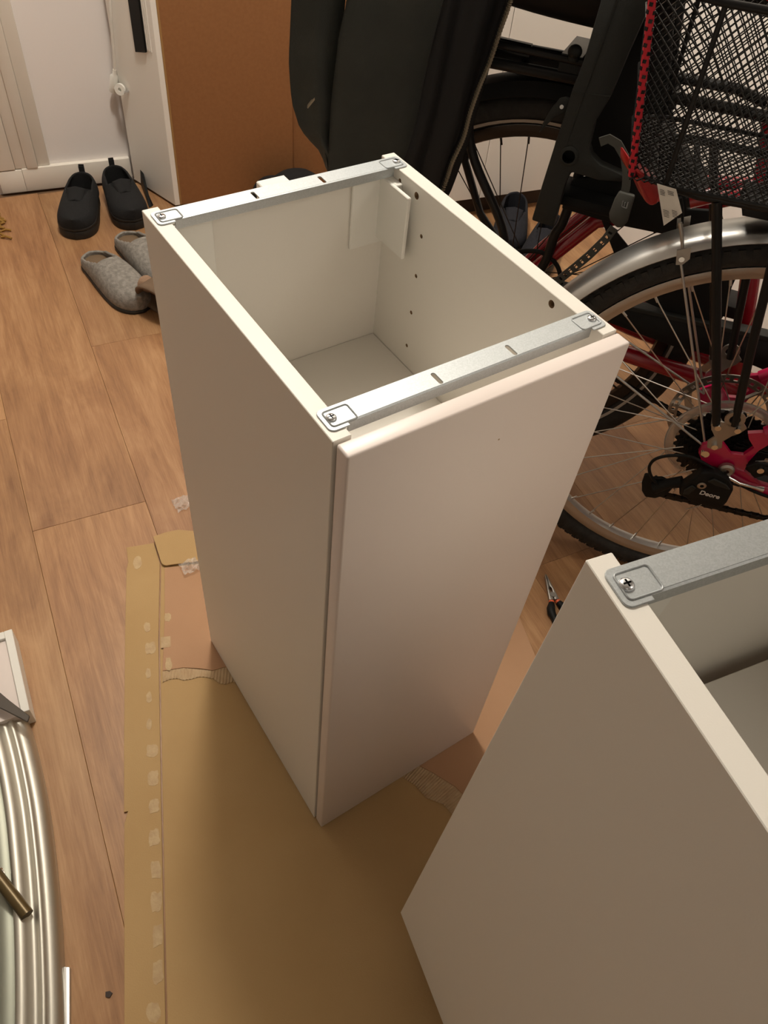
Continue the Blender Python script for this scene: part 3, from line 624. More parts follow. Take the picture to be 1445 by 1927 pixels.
# ------------------------------------------------------------------ coat
ct = thing('coat', 'charcoal wool coat hanging folded behind the narrow white cabinet', 'coat', frame((0.563, 0.634, 0.0545), DX, DY) @ Matrix.Scale(0.955, 4))
def lerp_tab(tab, z):
    for (z0, a), (z1, b_) in zip(tab, tab[1:]):
        if z <= z1: return a + (b_ - a) * max(0, (z - z0)) / (z1 - z0)
    return tab[-1][1]
def panel(name, left, right, z0, z1, yfun, m, th=0.006, nu=36, nv=40, label=None):
    def fn(u, v):
        z = z0 + (z1 - z0) * v; a, b_ = lerp_tab(left, z), lerp_tab(right, z)
        return (a + (b_ - a) * u, yfun(u, v, z), z)
    o = MB().grid(fn, nu, nv).build(name, m, ct, 80, label=label); solid(o, th, 0); return o
body_l = [(0.40, -0.176), (0.573, -0.181), (0.70, -0.1785), (0.79, -0.172), (0.83, -0.163), (1.15, -0.13)]
body_r = [(0.40, -0.055), (0.585, -0.052), (0.62, -0.040), (0.66, -0.030), (0.713, -0.024), (0.83, -0.008), (1.15, -0.02)]
panel('front_panel', body_l, body_r, 0.40, 1.15, lambda u, v, z: -0.012 - 0.020 * math.sin(PI * u) ** 0.7 + 0.004 * math.sin(u * 9 + z * 6) + 0.003 * math.sin(z * 21 + u * 5), COATM)
rt_l = [(0.40, -0.065), (0.585, -0.058), (0.66, -0.038), (0.713, -0.031), (0.83, -0.016), (1.15, -0.03)]
rt_r = [(0.40, 0.025), (0.519, 0.066), (0.60, 0.080), (0.68, 0.088), (0.74, 0.099), (0.816, 0.118), (1.15, 0.10)]
panel('inner_panel', rt_l, rt_r, 0.40, 1.15, lambda u, v, z: 0.008 - 0.012 * math.sin(PI * u) + 0.010 * math.sin(u * 14 + z * 3) * (0.4 + 0.6 * (1 - u)) + 0.004 * math.sin(z * 17), COATL, label='black inner side of the coat front')
sl_l = [(0.585, -0.176), (0.612, -0.186), (0.64, -0.212), (0.66, -0.224), (0.69, -0.233), (0.75, -0.237), (0.83, -0.232), (1.15, -0.19)]
sl_r = [(0.585, -0.170), (0.66, -0.165), (1.15, -0.13)]
panel('sleeve', sl_l, sl_r, 0.587, 1.15, lambda u, v, z: 0.010 - 0.020 * math.sin(PI * min(1, u * 1.1)) + 0.004 * math.sin(z * 45 + u * 8) * math.exp(-((z - 0.68) / 0.05) ** 2) + 0.0025 * math.sin(u * 12 + z * 8), COATM)
panel('hem_facing', [(0.40, -0.06), (1.15, -0.03)], [(0.40, 0.06), (1.15, 0.06)], 0.40, 1.13, lambda u, v, z: 0.035, COATL, nu=6, nv=6)
zp = [(0.017, 0.46), (0.037, 0.545), (0.044, 0.58), (0.058, 0.62), (0.063, 0.66), (0.072, 0.70), (0.083, 0.735), (0.092, 0.78), (0.101, 0.825), (0.104, 0.90), (0.09, 1.10)]
zt = MB(); P = spline(zp, 180)
for i, p in enumerate(P):
    x, z = p.x, p.y; zt.box((x - 0.0022 + 0.0006 * (i % 2), -0.0155, z - 0.0010), (x + 0.0022 + 0.0006 * (i % 2), -0.006, z + 0.0010))
zt.build('zip_teeth', ZIP, ct, None, kind='stuff')
MB().prism([(p.x - 0.004, -0.010, p.y) for p in P[::6]] + [(p.x + 0.004, -0.010, p.y) for p in reversed(P[::6])], (0, 0.006, 0)).build('zip_tape', COATL, ct, None)
MB().tube([(-0.19, 0.02, 1.13), (-0.08, 0.025, 1.16), (0.02, 0.03, 1.16), (0.10, 0.03, 1.13)], 0.03, 10).build('collar', COATM, ct, 60)
MB().prism([(-0.215, -0.013, 0.690), (-0.2145, -0.013, 0.694), (-0.204, -0.013, 0.706), (-0.203, -0.013, 0.703)], (0, 0.004, 0)).build('pocket_seam', ZIP, ct, None)

# ------------------------------------------------------------------ bicycles
def wheel(parent, cx, R, cz, rim_r, tyre_w, m_rim, m_tyre, m_spoke, hub_w, flange=0.028, n=36, stripe=False, knobs=True, rim_h=0.020, spoke_r=0.0010, rim_w=0.024):
    c = (cx, 0, cz); ax = (0, 1, 0); hw = rim_w / 2
    rim = MB().ring(c, ax, [(rim_r, -hw), (rim_r - rim_h * 0.45, -hw), (rim_r - rim_h * 0.55, -hw * 0.93), (rim_r - rim_h, -hw * 0.75), (rim_r - rim_h * 1.15, 0), (rim_r - rim_h, hw * 0.75), (rim_r - rim_h * 0.55, hw * 0.93), (rim_r - rim_h * 0.45, hw), (rim_r, hw), (rim_r - 0.004, 0)], 96).build('wheel', m_rim, parent, 40)
    th = R - rim_r + 0.002; rc = rim_r - 0.002 + th / 2; tw = tyre_w / 2
    ty = MB().ring(c, ax, [(rc + th / 2 * math.sin(a), tw * math.cos(a)) for a in [2 * PI * i / 16 for i in range(16)]], 110)
    if knobs:
        for i in range(120):
            for s in (-1, 1):
                a = 2 * PI * (i + 0.5 * (s > 0)) / 120; M = Matrix.Translation(c) @ Matrix.Rotation(a, 4, 'Y')
                ty.box((R - th * 0.16, s * tw * 0.40, -0.0045), (R - 0.0020, s * tw * 0.70, 0.0045), M)
                ty.box((R - th * 0.52, s * tw * 0.86, -0.0035), (R - th * 0.22, s * tw * 1.0, 0.0055), M)
    ty.build('tyre', m_tyre, rim, 45)
    if stripe:
        for s in (-1, 1):
            MB().ring(c, ax, [(rim_r + 0.0055, s * tw * 0.93), (rim_r + 0.0105, s * tw * 1.005), (rim_r + 0.0105, s * tw * 0.985), (rim_r + 0.0055, s * tw * 0.90)], 96).build('sidewall_stripe', TYRESTRIPE, rim, 40)
    hb = MB().ring(c, ax, [(0.010, -hub_w), (flange, -hub_w * 0.62), (flange, -hub_w * 0.55), (0.014, -hub_w * 0.45), (0.014, hub_w * 0.45), (flange, hub_w * 0.55), (flange, hub_w * 0.62), (0.010, hub_w)], 28, closedprof=False)
    hb.cyl((cx, -hub_w - 0.02, cz), (cx, hub_w + 0.02, cz), 0.005, 12); hb.build('hub', m_rim, rim, 40)
    sm = [None, None]
    for i in range(n):
        s = -1 if i % 2 else 1; a = 2 * PI * i / n; da = (0.95 if (i // 2) % 2 else -0.95)
        me = MB().tube([(flange * 0.92 * math.cos(a + da), s * hub_w * 0.6, flange * 0.92 * math.sin(a + da)), ((rim_r - rim_h) * math.cos(a), 0, (rim_r - rim_h) * math.sin(a))], spoke_r, 5).cyl(((rim_r - rim_h - 0.014) * math.cos(a), s * 0.0006, (rim_r - rim_h - 0.014) * math.sin(a)), ((rim_r - rim_h * 0.9) * math.cos(a), 0, (rim_r - rim_h * 0.9) * math.sin(a)), spoke_r * 2, 6).mesh('spoke', m_spoke, 50)
        o = link('spoke', me, rim); o.location = c
    return rim
def tubes(specs, seg=14):
    b = MB()
    for s in specs: b.tube(s[0], s[1], seg)
    return b
def saddle(parent, x, z, m):
    def fn(u, v):
        w = 0.075 * (1 - 0.78 * u ** 0.8); a = v * 2 * PI
        return (x - 0.11 + 0.26 * u, w * math.cos(a) * math.sin(PI * min(1, 0.08 + u * 0.9)) ** 0.3, z + 0.03 * math.sin(a) - 0.01 * u)
    MB().grid(fn, 16, 17).build('saddle', m, parent, 80)

# ---- bicycle A: raspberry red, rear wheel in full view
A = thing('bicycle', 'raspberry red bicycle with silver mudguard, its rear wheel beside the narrow white cabinet', 'bicycle', frame((0.812, 0.083, 0), (0.6756, -0.7373, 0), (0.7373, 0.6756, 0)))
AZ = 0.350
wheel(A, 0, 0.355, AZ, 0.3145, 0.042, ALU, RUBBER, mat('steel_spoke', (0.55, 0.52, 0.47), 0.3, 1.0), 0.062, rim_h=0.019)
wheel(A, 1.08, 0.355, AZ, 0.3145, 0.042, ALU, RUBBER, MATS['steel_spoke'], 0.05, knobs=False, n=32)
def fender(parent, c, R, w, a0, a1, m, name='mudguard', dp=0.014):
    prof = [(R - dp, -w / 2), (R - 0.006, -w * 0.43), (R - 0.001, -w * 0.26), (R, 0), (R - 0.001, w * 0.26), (R - 0.006, w * 0.43), (R - dp, w / 2)]
    prof += [(r - 0.0012, y * 0.97) for r, y in reversed(prof)]
    return MB().ring(c, (0, -1, 0), prof, 80, a0, a1, (1, 0, 0)).build(name, m, parent, 50)
fender(A, (0, 0, AZ), 0.374, 0.062, math.radians(28), math.radians(205), mat('polished_mudguard', (0.72, 0.705, 0.67), 0.34, 1.0))
for s in (-1, 1):
    y = s * 0.040
    def stay(p, q): MB().tube([(-0.038, s * 0.066, 0.376), ((p[0] * 0.6 - 0.015), s * 0.050, p[1] * 0.6 + 0.150), (p[0], y, p[1])], 0.0019, 8).build('mudguard_stay', ALU, A, 50)
    stay((-0.184, 0.662), 0); stay((-0.345, 0.440 + 0.09), 0)
    b = MB().prism([(-0.192, y - 0.001, 0.672), (-0.176, y - 0.001, 0.680), (-0.172, y - 0.001, 0.664), (-0.178, y - 0.001, 0.654), (-0.186, y - 0.001, 0.652)], (0, 0.003 * s, 0)); b.build('stay_clip', DULLALU, A, 30)
    MB().cyl((-0.182, y, 0.662), (-0.182, y + s * 0.006, 0.662), 0.0038, 12).build('bolt', CHROME, A, 40)
    MB().tube([(-0.183, y, 0.668), (-0.192, y * 0.95, 0.690), (-0.200, y * 0.85, 0.705)], [0.0018, 0.0026, 0.0026], 8).build('cable_tip', BLACKP if s > 0 else DULLALU, A, 50)
# frame
fr = []
for s in (-1, 1):
    y = s * 0.068
    fr += [([(0.030, y, 0.432), (0.10, s * 0.062, 0.505), (0.30, s * 0.025, 0.70), (0.345, s * 0.020, 0.745)], 0.0092), ([(0.012, y, 0.338), (0.045, y, 0.325), (0.13, s * 0.064, 0.313), (0.42, s * 0.035, 0.295)], [0.009, 0.010, 0.0115, 0.012]), ]
fr += [([(0.445, 0, 0.285), (0.33, 0, 0.80)], 0.0155), ([(0.445, 0, 0.29), (0.92, 0, 0.76)], 0.018), ([(0.36, 0, 0.66), (0.91, 0, 0.84)], 0.0155), ([(0.925, 0, 0.73), (0.895, 0, 0.92)], 0.019), ([(0.445, -0.04, 0.285), (0.445, 0.04, 0.285)], 0.021)]
fm = tubes(fr)
for s in (-1, 1):                                                     # dropouts: thick plates with an opening, and the stay sockets
    y = s * 0.066; d = 0.007 * s
    fm.prism([(-0.046, y, 0.384), (-0.030, y, 0.398), (-0.018, y, 0.396), (0.000, y, 0.380), (0.018, y, 0.383), (0.026, y, 0.402), (0.012, y, 0.416), (0.006, y, 0.426), (0.034, y, 0.438), (0.048, y, 0.425), (0.034, y, 0.398), (0.030, y, 0.372), (0.032, y, 0.352), (0.070, y, 0.330), (0.060, y, 0.312), (0.030, y, 0.322), (0.010, y, 0.338), (-0.016, y, 0.338), (-0.034, y, 0.352), (-0.046, y, 0.368)], (0, d, 0))
fm.build('frame', PINK, A, 45, 0.0)
MB().cyl((-0.038, -0.073, 0.374), (-0.038, -0.081, 0.374), 0.0065, 14).build('bolt', CHROME, A, 40)
MB().ring((0.004, -0.076, 0.352), (0, -1, 0), [(0.004, 0), (0.0125, 0), (0.0125, 0.006), (0.0095, 0.009), (0.004, 0.009)], 20).build('axle_nut', DULLALU, A, 40)
# quick release lever
MB().tube([(0.006, -0.086, 0.344), (0.030, -0.088, 0.338), (0.055, -0.088, 0.337), (0.068, -0.087, 0.336)], [0.0045, 0.0025, 0.0025, 0.0045], 8).build('axle_lever', CHROME, A, 50)
# cassette, protector ring, brake disc
cs = MB(); nt_ = 30
for k, r in enumerate((0.073, 0.066, 0.058, 0.051, 0.045, 0.039, 0.034, 0.029)):
    y = -0.024 - k * 0.0042; pts = []
    T_ = int(r / 0.073 * 34)
    for i in range(T_ * 4):
        a = 2 * PI * i / (T_ * 4); rr = r + (0.0022, 0.0022, -0.0022, -0.0022)[i % 4]; pts.append((rr * math.cos(a), y, AZ + rr * math.sin(a)))
    cs.prism(pts, (0, -0.0018, 0))
cs.cyl((0, -0.02, AZ), (0, -0.06, AZ), 0.022, 24); cs.build('cassette', BLACKM, A, 30)
MB().ring((0, -0.0195, AZ), (0, 1, 0), [(0.074, 0), (0.086, 0), (0.089, 0.003), (0.086, 0.004), (0.081, 0.0018), (0.074, 0.0018)], 64).build('spoke_protector', CLEAR, A, 40)
bd = MB(); nseg = 72
for (r0, r1) in ((0.070, 0.0745), (0.080, 0.0855)): bd.ring((0, 0.052, AZ), (0, 1, 0), [(r0, 0), (r1, 0), (r1, 0.002), (r0, 0.002)], 72)
for i in range(36):
    a = 2 * PI * i / 36; M = Matrix.Translation((0, 0.053, AZ)) @ Matrix.Rotation(a, 4, 'Y'); bd.box((0.073, -0.001, -0.0032), (0.082, 0.001, 0.0032), M)
for i in range(6):
    a = 2 * PI * i / 6; bd.tube([(0.02 * math.cos(a + 0.5), 0.053, AZ + 0.02 * math.sin(a + 0.5)), (0.071 * math.cos(a), 0.053, AZ + 0.071 * math.sin(a))], 0.0035, 6)
bd.build('brake_disc', DULLALU, A, 40)
# derailleur
dr = MB().prism([(-0.016, -0.080, 0.356), (0.010, -0.080, 0.347), (0.024, -0.080, 0.330), (0.026, -0.080, 0.300), (0.022, -0.080, 0.280), (-0.004, -0.080, 0.282), (-0.030, -0.080, 0.284), (-0.036, -0.080, 0.290), (-0.048, -0.080, 0.292), (-0.052, -0.080, 0.310), (-0.042, -0.080, 0.330), (-0.034, -0.080, 0.350)], (0, -0.018, 0)).build('derailleur', BLACKP, A, 40, 0.003, 2)
MB().prism([(-0.014, -0.098, 0.347), (0.008, -0.098, 0.341), (0.018, -0.098, 0.332), (-0.006, -0.098, 0.334), (-0.020, -0.098, 0.338)], (0, -0.004, 0)).prism([(-0.036, -0.098, 0.300), (-0.030, -0.098, 0.318), (-0.038, -0.098, 0.322), (-0.046, -0.098, 0.308), (-0.044, -0.098, 0.298)], (0, -0.003, 0)).build('linkage', GREYP, dr, 40, 0.001, 1)
MB().tube([(-0.048, -0.080, 0.306), (-0.065, -0.078, 0.294), (-0.083, -0.076, 0.275)], [0.010, 0.0085, 0.011], 10).build('cage', BLACKP, dr, 50)
MB().prism([(-0.094, -0.074, 0.292), (-0.078, -0.074, 0.298), (-0.052, -0.074, 0.290), (-0.058, -0.074, 0.262), (-0.072, -0.074, 0.248), (-0.088, -0.074, 0.246), (-0.098, -0.074, 0.258), (-0.104, -0.074, 0.276), (-0.106, -0.074, 0.296), (-0.099, -0.074, 0.299)], (0, 0.006, 0)).build('cage_plate', BLACKP, dr, 30, 0.0015, 1)
jw = MB(); pts = []
for i in range(44):
    a = 2 * PI * i / 44; rr = 0.0185 + (0.002, 0.002, -0.002, -0.002)[i % 4]; pts.append((-0.080 + rr * math.cos(a), -0.066, 0.268 + rr * math.sin(a)))
jw.prism(pts, (0, 0.006, 0)); jw.build('jockey_wheel', BLACKM, dr, 30)
for (x, z, r) in ((-0.024, 0.325, 0.0070), (-0.080, 0.268, 0.0030), (-0.052, 0.282, 0.0015)):
    MB().ring((x, -0.0985 if x > -0.03 else -0.0745, z), (0, -1, 0), [(r * 0.45, 0), (r, 0), (r, 0.001), (r * 0.8, 0.0018), (r * 0.45, 0.0018)], 16).build('bolt', DULLALU, dr, 40)
fc = bpy.data.curves.new('lettering', 'FONT'); fc.body = 'Deore'; fc.size = 0.0122; fc.extrude = 0.0002; fc.offset = 0.0003; fc.shear = 0.0; fc.align_x = 'CENTER'; fc.align_y = 'CENTER'
to = bpy.data.objects.new('lettering', fc); COL.objects.link(to)
bpy.context.view_layer.update(); dg = bpy.context.evaluated_depsgraph_get(); tme = bpy.data.meshes.new_from_object(to.evaluated_get(dg)); bpy.data.objects.remove(to)
tme.materials.clear(); tme.materials.append(LETTER); lt = link('lettering', tme, dr, 'silver letters Deore')
lt.matrix_local = frame((-0.005, -0.0985, 0.309), Vector((0.94, 0, -0.04)).normalized(), Vector((0.04, 0, 0.94)).normalized(), (0, -1, 0))
MB().tube(smooth3([tuple(v) for v in [(-0.080, -0.080, 0.286), (-0.097, -0.082, 0.303), (-0.108, -0.084, 0.325), (-0.105, -0.085, 0.345), (-0.087, -0.086, 0.360), (-0.057, -0.086, 0.367), (-0.025, -0.086, 0.357), (0.000, -0.085, 0.346), (0.035, -0.083, 0.331), (0.085, -0.080, 0.317), (0.18, -0.075, 0.305), (0.40, -0.05, 0.285)]], 80), 0.0026, 8).build('cable_housing', BLACKP, A, 60)
MB().tube(smooth3([(-0.006, -0.082, 0.284), (-0.002, -0.083, 0.272), (-0.008, -0.084, 0.262), (-0.022, -0.085, 0.252)], 16), 0.0008, 5).build('cable_end', DULLALU, A, 60)
# chain
def chain_run(parent, pts):
    L = MB(); P = [Vector(p) for p in pts]
    for a, b_ in zip(P, P[1:]):
        n = max(1, int((b_ - a).length / 0.0127)); d = (b_ - a) / n; e = d.normalized()
        for i in range(n):
            c = a + d * (i + 0.5); w = 0.0022 if i % 2 else 0.0034
            M = frame(c, e, (0, 1, 0), e.cross(Vector((0, 1, 0))))
            for s in (-1, 1):
                L.prism([tuple(M @ Vector((x, s * w, z))) for x, z in ((-0.009, 0), (-0.0068, 0.0042), (-0.002, 0.0034), (0.002, 0.0034), (0.0068, 0.0042), (0.009, 0), (0.0068, -0.0042), (0.002, -0.0034), (-0.002, -0.0034), (-0.0068, -0.0042))], (0, 0.0009 * s, 0))
            L.cyl(tuple(a + d * i + Vector((0, -0.005, 0))), tuple(a + d * i + Vector((0, 0.005, 0))), 0.0018, 6)
    return L.build('chain', BLACKM, parent, 40, kind='stuff')
chain_run(A, [(-0.086, -0.062, 0.249), (-0.04, -0.0615, 0.250), (0.113, -0.0585, 0.249), (0.44, -0.052, 0.205)])
chain_run(A, [(0.005, -0.058, 0.384), (0.44, -0.052, 0.365)])
ch = MB(); pts = []
for i in range(176):
    a = 2 * PI * i / 176; rr = 0.084 + (0.0025, 0.0025, -0.0025, -0.0025)[i % 4]; pts.append((0.445 + rr * math.cos(a), -0.050, 0.285 + rr * math.sin(a)))
ch.prism(pts, (0, -0.003, 0)).tube([(0.445, -0.058, 0.285), (0.56, -0.075, 0.17)], 0.011, 10); ch.build('crankset', BLACKM, A, 40)
MB().box((0.51, -0.17, 0.155), (0.61, -0.085, 0.18)).build('pedal', BLACKP, A, 40, 0.004)
MB().tube([(0.445, 0.058, 0.285), (0.33, 0.075, 0.40)], 0.011, 10).build('crank_arm', BLACKM, A, 40)
MB().box((0.28, 0.085, 0.39), (0.38, 0.17, 0.415)).build('pedal', BLACKP, A, 40, 0.004)
MB().tube([(0.052, -0.080, 0.372), (0.10, -0.080, 0.378), (0.20, -0.076, 0.390), (0.42, -0.07, 0.40)], [0.010, 0.012, 0.013, 0.013], 10).build('chain_guard', BLACKP, A, 50)
MB().prism([(0.026, -0.079, 0.372), (0.038, -0.079, 0.384), (0.058, -0.079, 0.386), (0.058, -0.079, 0.362), (0.048, -0.079, 0.352), (0.040, -0.079, 0.358), (0.034, -0.079, 0.364)], (0, -0.006, 0)).build('guard_bracket', BLACKP, A, 30, 0.001, 1)
MB().cyl((0.047, -0.084, 0.374), (0.047, -0.090, 0.374), 0.0052, 14).build('bolt', CHROME, A, 40)
# rack
rk = MB()
for s in (-1, 1):
    y = s * 0.082
    rk.tube([(-0.046, y, 0.437), (-0.110, y, 0.595), (-0.177, s * 0.078, 0.762)], 0.0062, 10)
    rk.tube([(-0.022, y, 0.444), (-0.055, y, 0.575), (-0.097, s * 0.078, 0.762)], 0.0062, 10)
    rk.tube([(-0.255, s * 0.045, 0.763), (-0.235, s * 0.070, 0.764), (-0.20, s * 0.078, 0.764), (0.20, s * 0.06, 0.764), (0.32, s * 0.03, 0.75)], 0.0055, 10)
rk.tube([(-0.255, -0.045, 0.763), (-0.255, 0.045, 0.763)], 0.0055, 10)
for x in (-0.2, -0.1, 0.0, 0.1, 0.2): rk.tube([(x, -0.076, 0.764), (x, 0.076, 0.764)], 0.0045, 8)
rk.tube([(-0.10, -0.02, 0.73), (-0.10, 0.02, 0.73)], 0.006, 8); rk.box((-0.13, -0.03, 0.728), (0.16, 0.03, 0.745)); rk.build('rack', BLACKM, A, 45)
for s in (-1, 1):
    y = s * 0.082; rp = MB()
    rp.prism([(-0.046, y, 0.446), (-0.026, y, 0.444), (-0.012, y, 0.452), (-0.004, y, 0.444), (-0.010, y, 0.432), (-0.018, y, 0.424), (-0.026, y, 0.410), (-0.022, y, 0.398), (-0.030, y, 0.390), (-0.042, y, 0.392), (-0.046, y, 0.404), (-0.040, y, 0.416), (-0.050, y, 0.428), (-0.054, y, 0.438)], (0, s * 0.003, 0))
    rp.ring((-0.026, y + s * 0.0015, 0.455), (0, 1, 0), [(0.008, -0.0015), (0.0145, -0.0015), (0.0145, 0.0015), (0.008, 0.0015)], 20)
    rp.build('rack_plate', DULLALU, A, 35)
for (x, z) in ((-0.044, 0.437), (-0.016, 0.440), (-0.034, 0.400)):
    MB().cyl((x, -0.084, z), (x, -0.091, z), 0.0048, 12).build('bolt', CHROME, A, 40)
MB().tube([(-0.199, -0.032, 0.735), (-0.176, -0.032, 0.747)], 0.0105, 14).build('tail_light', REDP, A, 50)
MB().tube([(-0.203, -0.032, 0.733), (-0.199, -0.032, 0.735)], 0.0095, 14).build('light_cap', BLACKP, A, 50)
rf = MB().prism([(-0.293, -0.076, 0.792), (-0.279, -0.084, 0.783), (-0.246, -0.088, 0.773), (-0.241, -0.088, 0.757), (-0.2435, -0.088, 0.747), (-0.250, -0.087, 0.743), (-0.257, -0.086, 0.747), (-0.265, -0.084, 0.756), (-0.274, -0.081, 0.766), (-0.289, -0.076, 0.776)], (-0.012, 0.030, 0)).build('reflector', REDP, A, 40, 0.004, 3)
MB().prism([(-0.246, -0.0885, 0.771), (-0.2435, -0.0885, 0.770), (-0.2425, -0.0885, 0.752), (-0.245, -0.0885, 0.752)], (0, 0.002, 0)).build('reflector_rim', mat('pale_red_plastic', (0.45, 0.03, 0.03), 0.3), A, None)
# far-side black bits under the rack, handlebar, saddle
MB().tube([(0.30, 0, 0.82), (0.285, 0, 0.93)], 0.013, 12).build('seat_post', ALU, A, 40); saddle(A, 0.28, 0.96, BLACKP)
fk = MB(); 
for s in (-1, 1): fk.tube([(1.08, s * 0.05, AZ), (0.985, s * 0.045, 0.62), (0.94, s * 0.03, 0.71)], 0.011, 10)
fk.tube([(0.94, -0.03, 0.71), (0.94, 0.03, 0.71)], 0.014, 10); fk.build('fork', PINK, A, 45)
MB().tube([(0.89, 0, 0.92), (0.875, 0, 1.02), (0.90, 0, 1.03)], 0.013, 10).tube([(0.80, -0.29, 1.05), (0.88, -0.20, 1.04), (0.905, 0, 1.03), (0.88, 0.20, 1.04), (0.80, 0.29, 1.05)], 0.0115, 10).build('handlebar', BLACKM, A, 50)

# ---- mesh basket on the rack
Ba = thing('bicycle_basket', 'black wire mesh basket with red cord on the raspberry red bicycle rear rack', 'basket', A.matrix_world.copy())
def bk(s, n, z): return (s, -n, z)
out_b = [(0.06, 0.098), (-0.244, 0.098), (-0.283, 0.078), (-0.288, -0.080), (-0.25, -0.10), (0.06, -0.10)]
def corner(i, z): s, n = out_b[i]; k = (z - 0.775) / 0.19; return Vector(bk(s + (0.01, -0.007, -0.038, -0.038, -0.007, 0.01)[i] * k, n * (1 + 0.03 * k), z))
Z0, Z1 = 0.776, 0.966
wires = MB(); wr = 0.0007
def mesh_face(p00, p10, p01, p11, pitch_u=0.0086, pitch_v=0.0110):
    """diamond mesh: two families of straight wires, clipped to a face"""
    U = (p10 - p00).length; V = (p01 - p00).length
    nrm = (p10 - p00).cross(p01 - p00).normalized()
    def pt(a, b_): 
        u, v = a / U, b_ / V; return (p00 * (1 - u) + p10 * u) * (1 - v) + (p01 * (1 - u) + p11 * u) * v
    sl = pitch_u / pitch_v
    for sg in (1, -1):
        k = -V * sl
        while k < U + V * sl:
            # line a = k + sg*sl*b (b from 0..V)
            b0, b1 = 0.0, V
            def A_(b): return (k + sl * b) if sg > 0 else (k - sl * b)
            lo, hi = 0.0, V
            if sg > 0: lo, hi = max(lo, -k / sl), min(hi, (U - k) / sl)
            else: lo, hi = max(lo, (k - U) / sl), min(hi, k / sl)
            if hi - lo > 0.002:
                a, c = pt(A_(lo), lo), pt(A_(hi), hi); d = (c - a).normalized(); w = d.cross(nrm) * wr; t = nrm * (0.0005 + 0.0003 * sg)
                wires.add([a - w - t, a + w - t, a + w + t, a - w + t, c - w - t, c + w - t, c + w + t, c - w + t], [(0, 1, 5, 4), (1, 2, 6, 5), (2, 3, 7, 6), (3, 0, 4, 7)])
            k += pitch_u
for i in range(6):
    j = (i + 1) % 6
    mesh_face(corner(i, Z0), corner(j, Z0), corner(i, Z1), corner(j, Z1))
mesh_face(Vector(bk(-0.286, 0.098, Z0)), Vector(bk(0.06, 0.098, Z0)), Vector(bk(-0.286, -0.10, Z0)), Vector(bk(0.06, -0.10, Z0)))
wires.build('mesh', BLACKM, Ba, None, kind='stuff', fix=False)
br = MB(); br.tube([corner(i, Z1) for i in range(6)], 0.0042, 8, closed=True); br.build('rim', BLACKM, Ba, 60)
br = MB(); br.tube([corner(i, Z0) for i in range(6)], 0.0030, 8, closed=True); br.build('base_wire', BLACKM, Ba, 60)
for i in (0, 1, 4, 5):
    MB().tube([corner(i, Z0), corner(i, Z1)], 0.0030, 8).build('upright', BLACKM, Ba, 60)
MB().tube([bk(-0.10, 0.0985, Z0), bk(-0.10, 0.102, Z1)], 0.0026, 8).build('upright', BLACKM, Ba, 60)
for z in (0.84, 0.905):
    MB().tube([bk(-0.284 - 0.2 * (z - 0.775), 0.078, z), bk(-0.289 - 0.2 * (z - 0.775), -0.08, z)], 0.0022, 6).build('cross_wire', BLACKM, Ba, 60)
cp0, cp1 = Vector(bk(-0.2835, 0.086, 0.775)), Vector(bk(-0.3305, 0.088, 1.00))
MB().tube([cp0, cp1], 0.0042, 10).build('cord', REDC, Ba, 60, label='red elastic cord')
cdm = MB()
for i in range(30):
    q = cp0.lerp(cp1, (i + 0.5) / 30)
    for a in (0.6, 2.7, 4.8):
        M = Matrix.Translation(q) @ Matrix.Rotation(a + i * 0.9, 4, 'Z'); cdm.box((0.0030, -0.0020, -0.0018), (0.0047, 0.0020, 0.0018), M)
cdm.build('cord_weave', BLACKM, Ba, None, kind='stuff')
MB().tube([bk(-0.235, 0.03, 0.972), bk(-0.20, 0.06, 0.965), bk(-0.175, 0.09, 0.945), bk(-0.15, 0.094, 0.925)], 0.004, 8).build('cord', REDC, Ba, 60, label='red elastic cord inside the basket')
tg_pts = [Vector(bk(-0.255, 0.106, 0.781)), Vector(bk(-0.232, 0.106, 0.779)), Vector(bk(-0.216, 0.110, 0.755)), Vector(bk(-0.231, 0.112, 0.736))]
tgm = MB().prism([tuple(p) for p in tg_pts], (0, -0.0004, 0)).build('label_tag', PAPER, Ba, None, label='white paper tag with small print')
ex, ey = (tg_pts[1] - tg_pts[0]), (tg_pts[3] - tg_pts[0])
for (u0, u1, v0, n) in ((0.10, 0.42, 0.10, 4), (0.52, 0.88, 0.08, 3), (0.12, 0.45, 0.55, 5), (0.60, 0.92, 0.50, 5)):
    for k in range(n):
        v = v0 + k * 0.035; p = MB(); L = (u1 - u0) * random.uniform(0.7, 1)
        a = tg_pts[0] + ex * u0 + ey * v; b_ = a + ex * L * 1.0; h = ey * 0.014; off = Vector((0, -0.0012 - 0.006 * v, 0))
        MB().add([a + off, b_ + off, b_ + h + off, a + h + off], [(0, 1, 2, 3)]).build('print_line', INK, tgm, None)

# ---- bicycle C: dark red step-through with black wheels, rack and child seat
MC = Matrix.Translation((0.735, 0.536, 0)) @ Matrix.Rotation(-0.934, 4, 'Z') @ Matrix.Rotation(-0.134, 4, 'X')
C = thing('bicycle', 'dark red bicycle with black wheels carrying the child seat, behind the raspberry red one', 'bicycle', MC)
CZ = 0.346
BSP = mat('black_spoke', (0.03, 0.022, 0.016), 0.4, 0.6)
wheel(C, 0, 0.351, CZ, 0.300, 0.044, mat('black_rim', (0.035, 0.024, 0.016), 0.35, 0.6), RUBBER, BSP, 0.06, 0.034, 36, True, False, 0.019)
wheel(C, 1.08, 0.351, CZ, 0.300, 0.044, MATS['black_rim'], RUBBER, BSP, 0.05, 0.03, 32, True, False)
fender(C, (0, 0, CZ), 0.376, 0.076, math.radians(20), math.radians(190), BLACKP, 'mudguard', 0.028)
cf = []
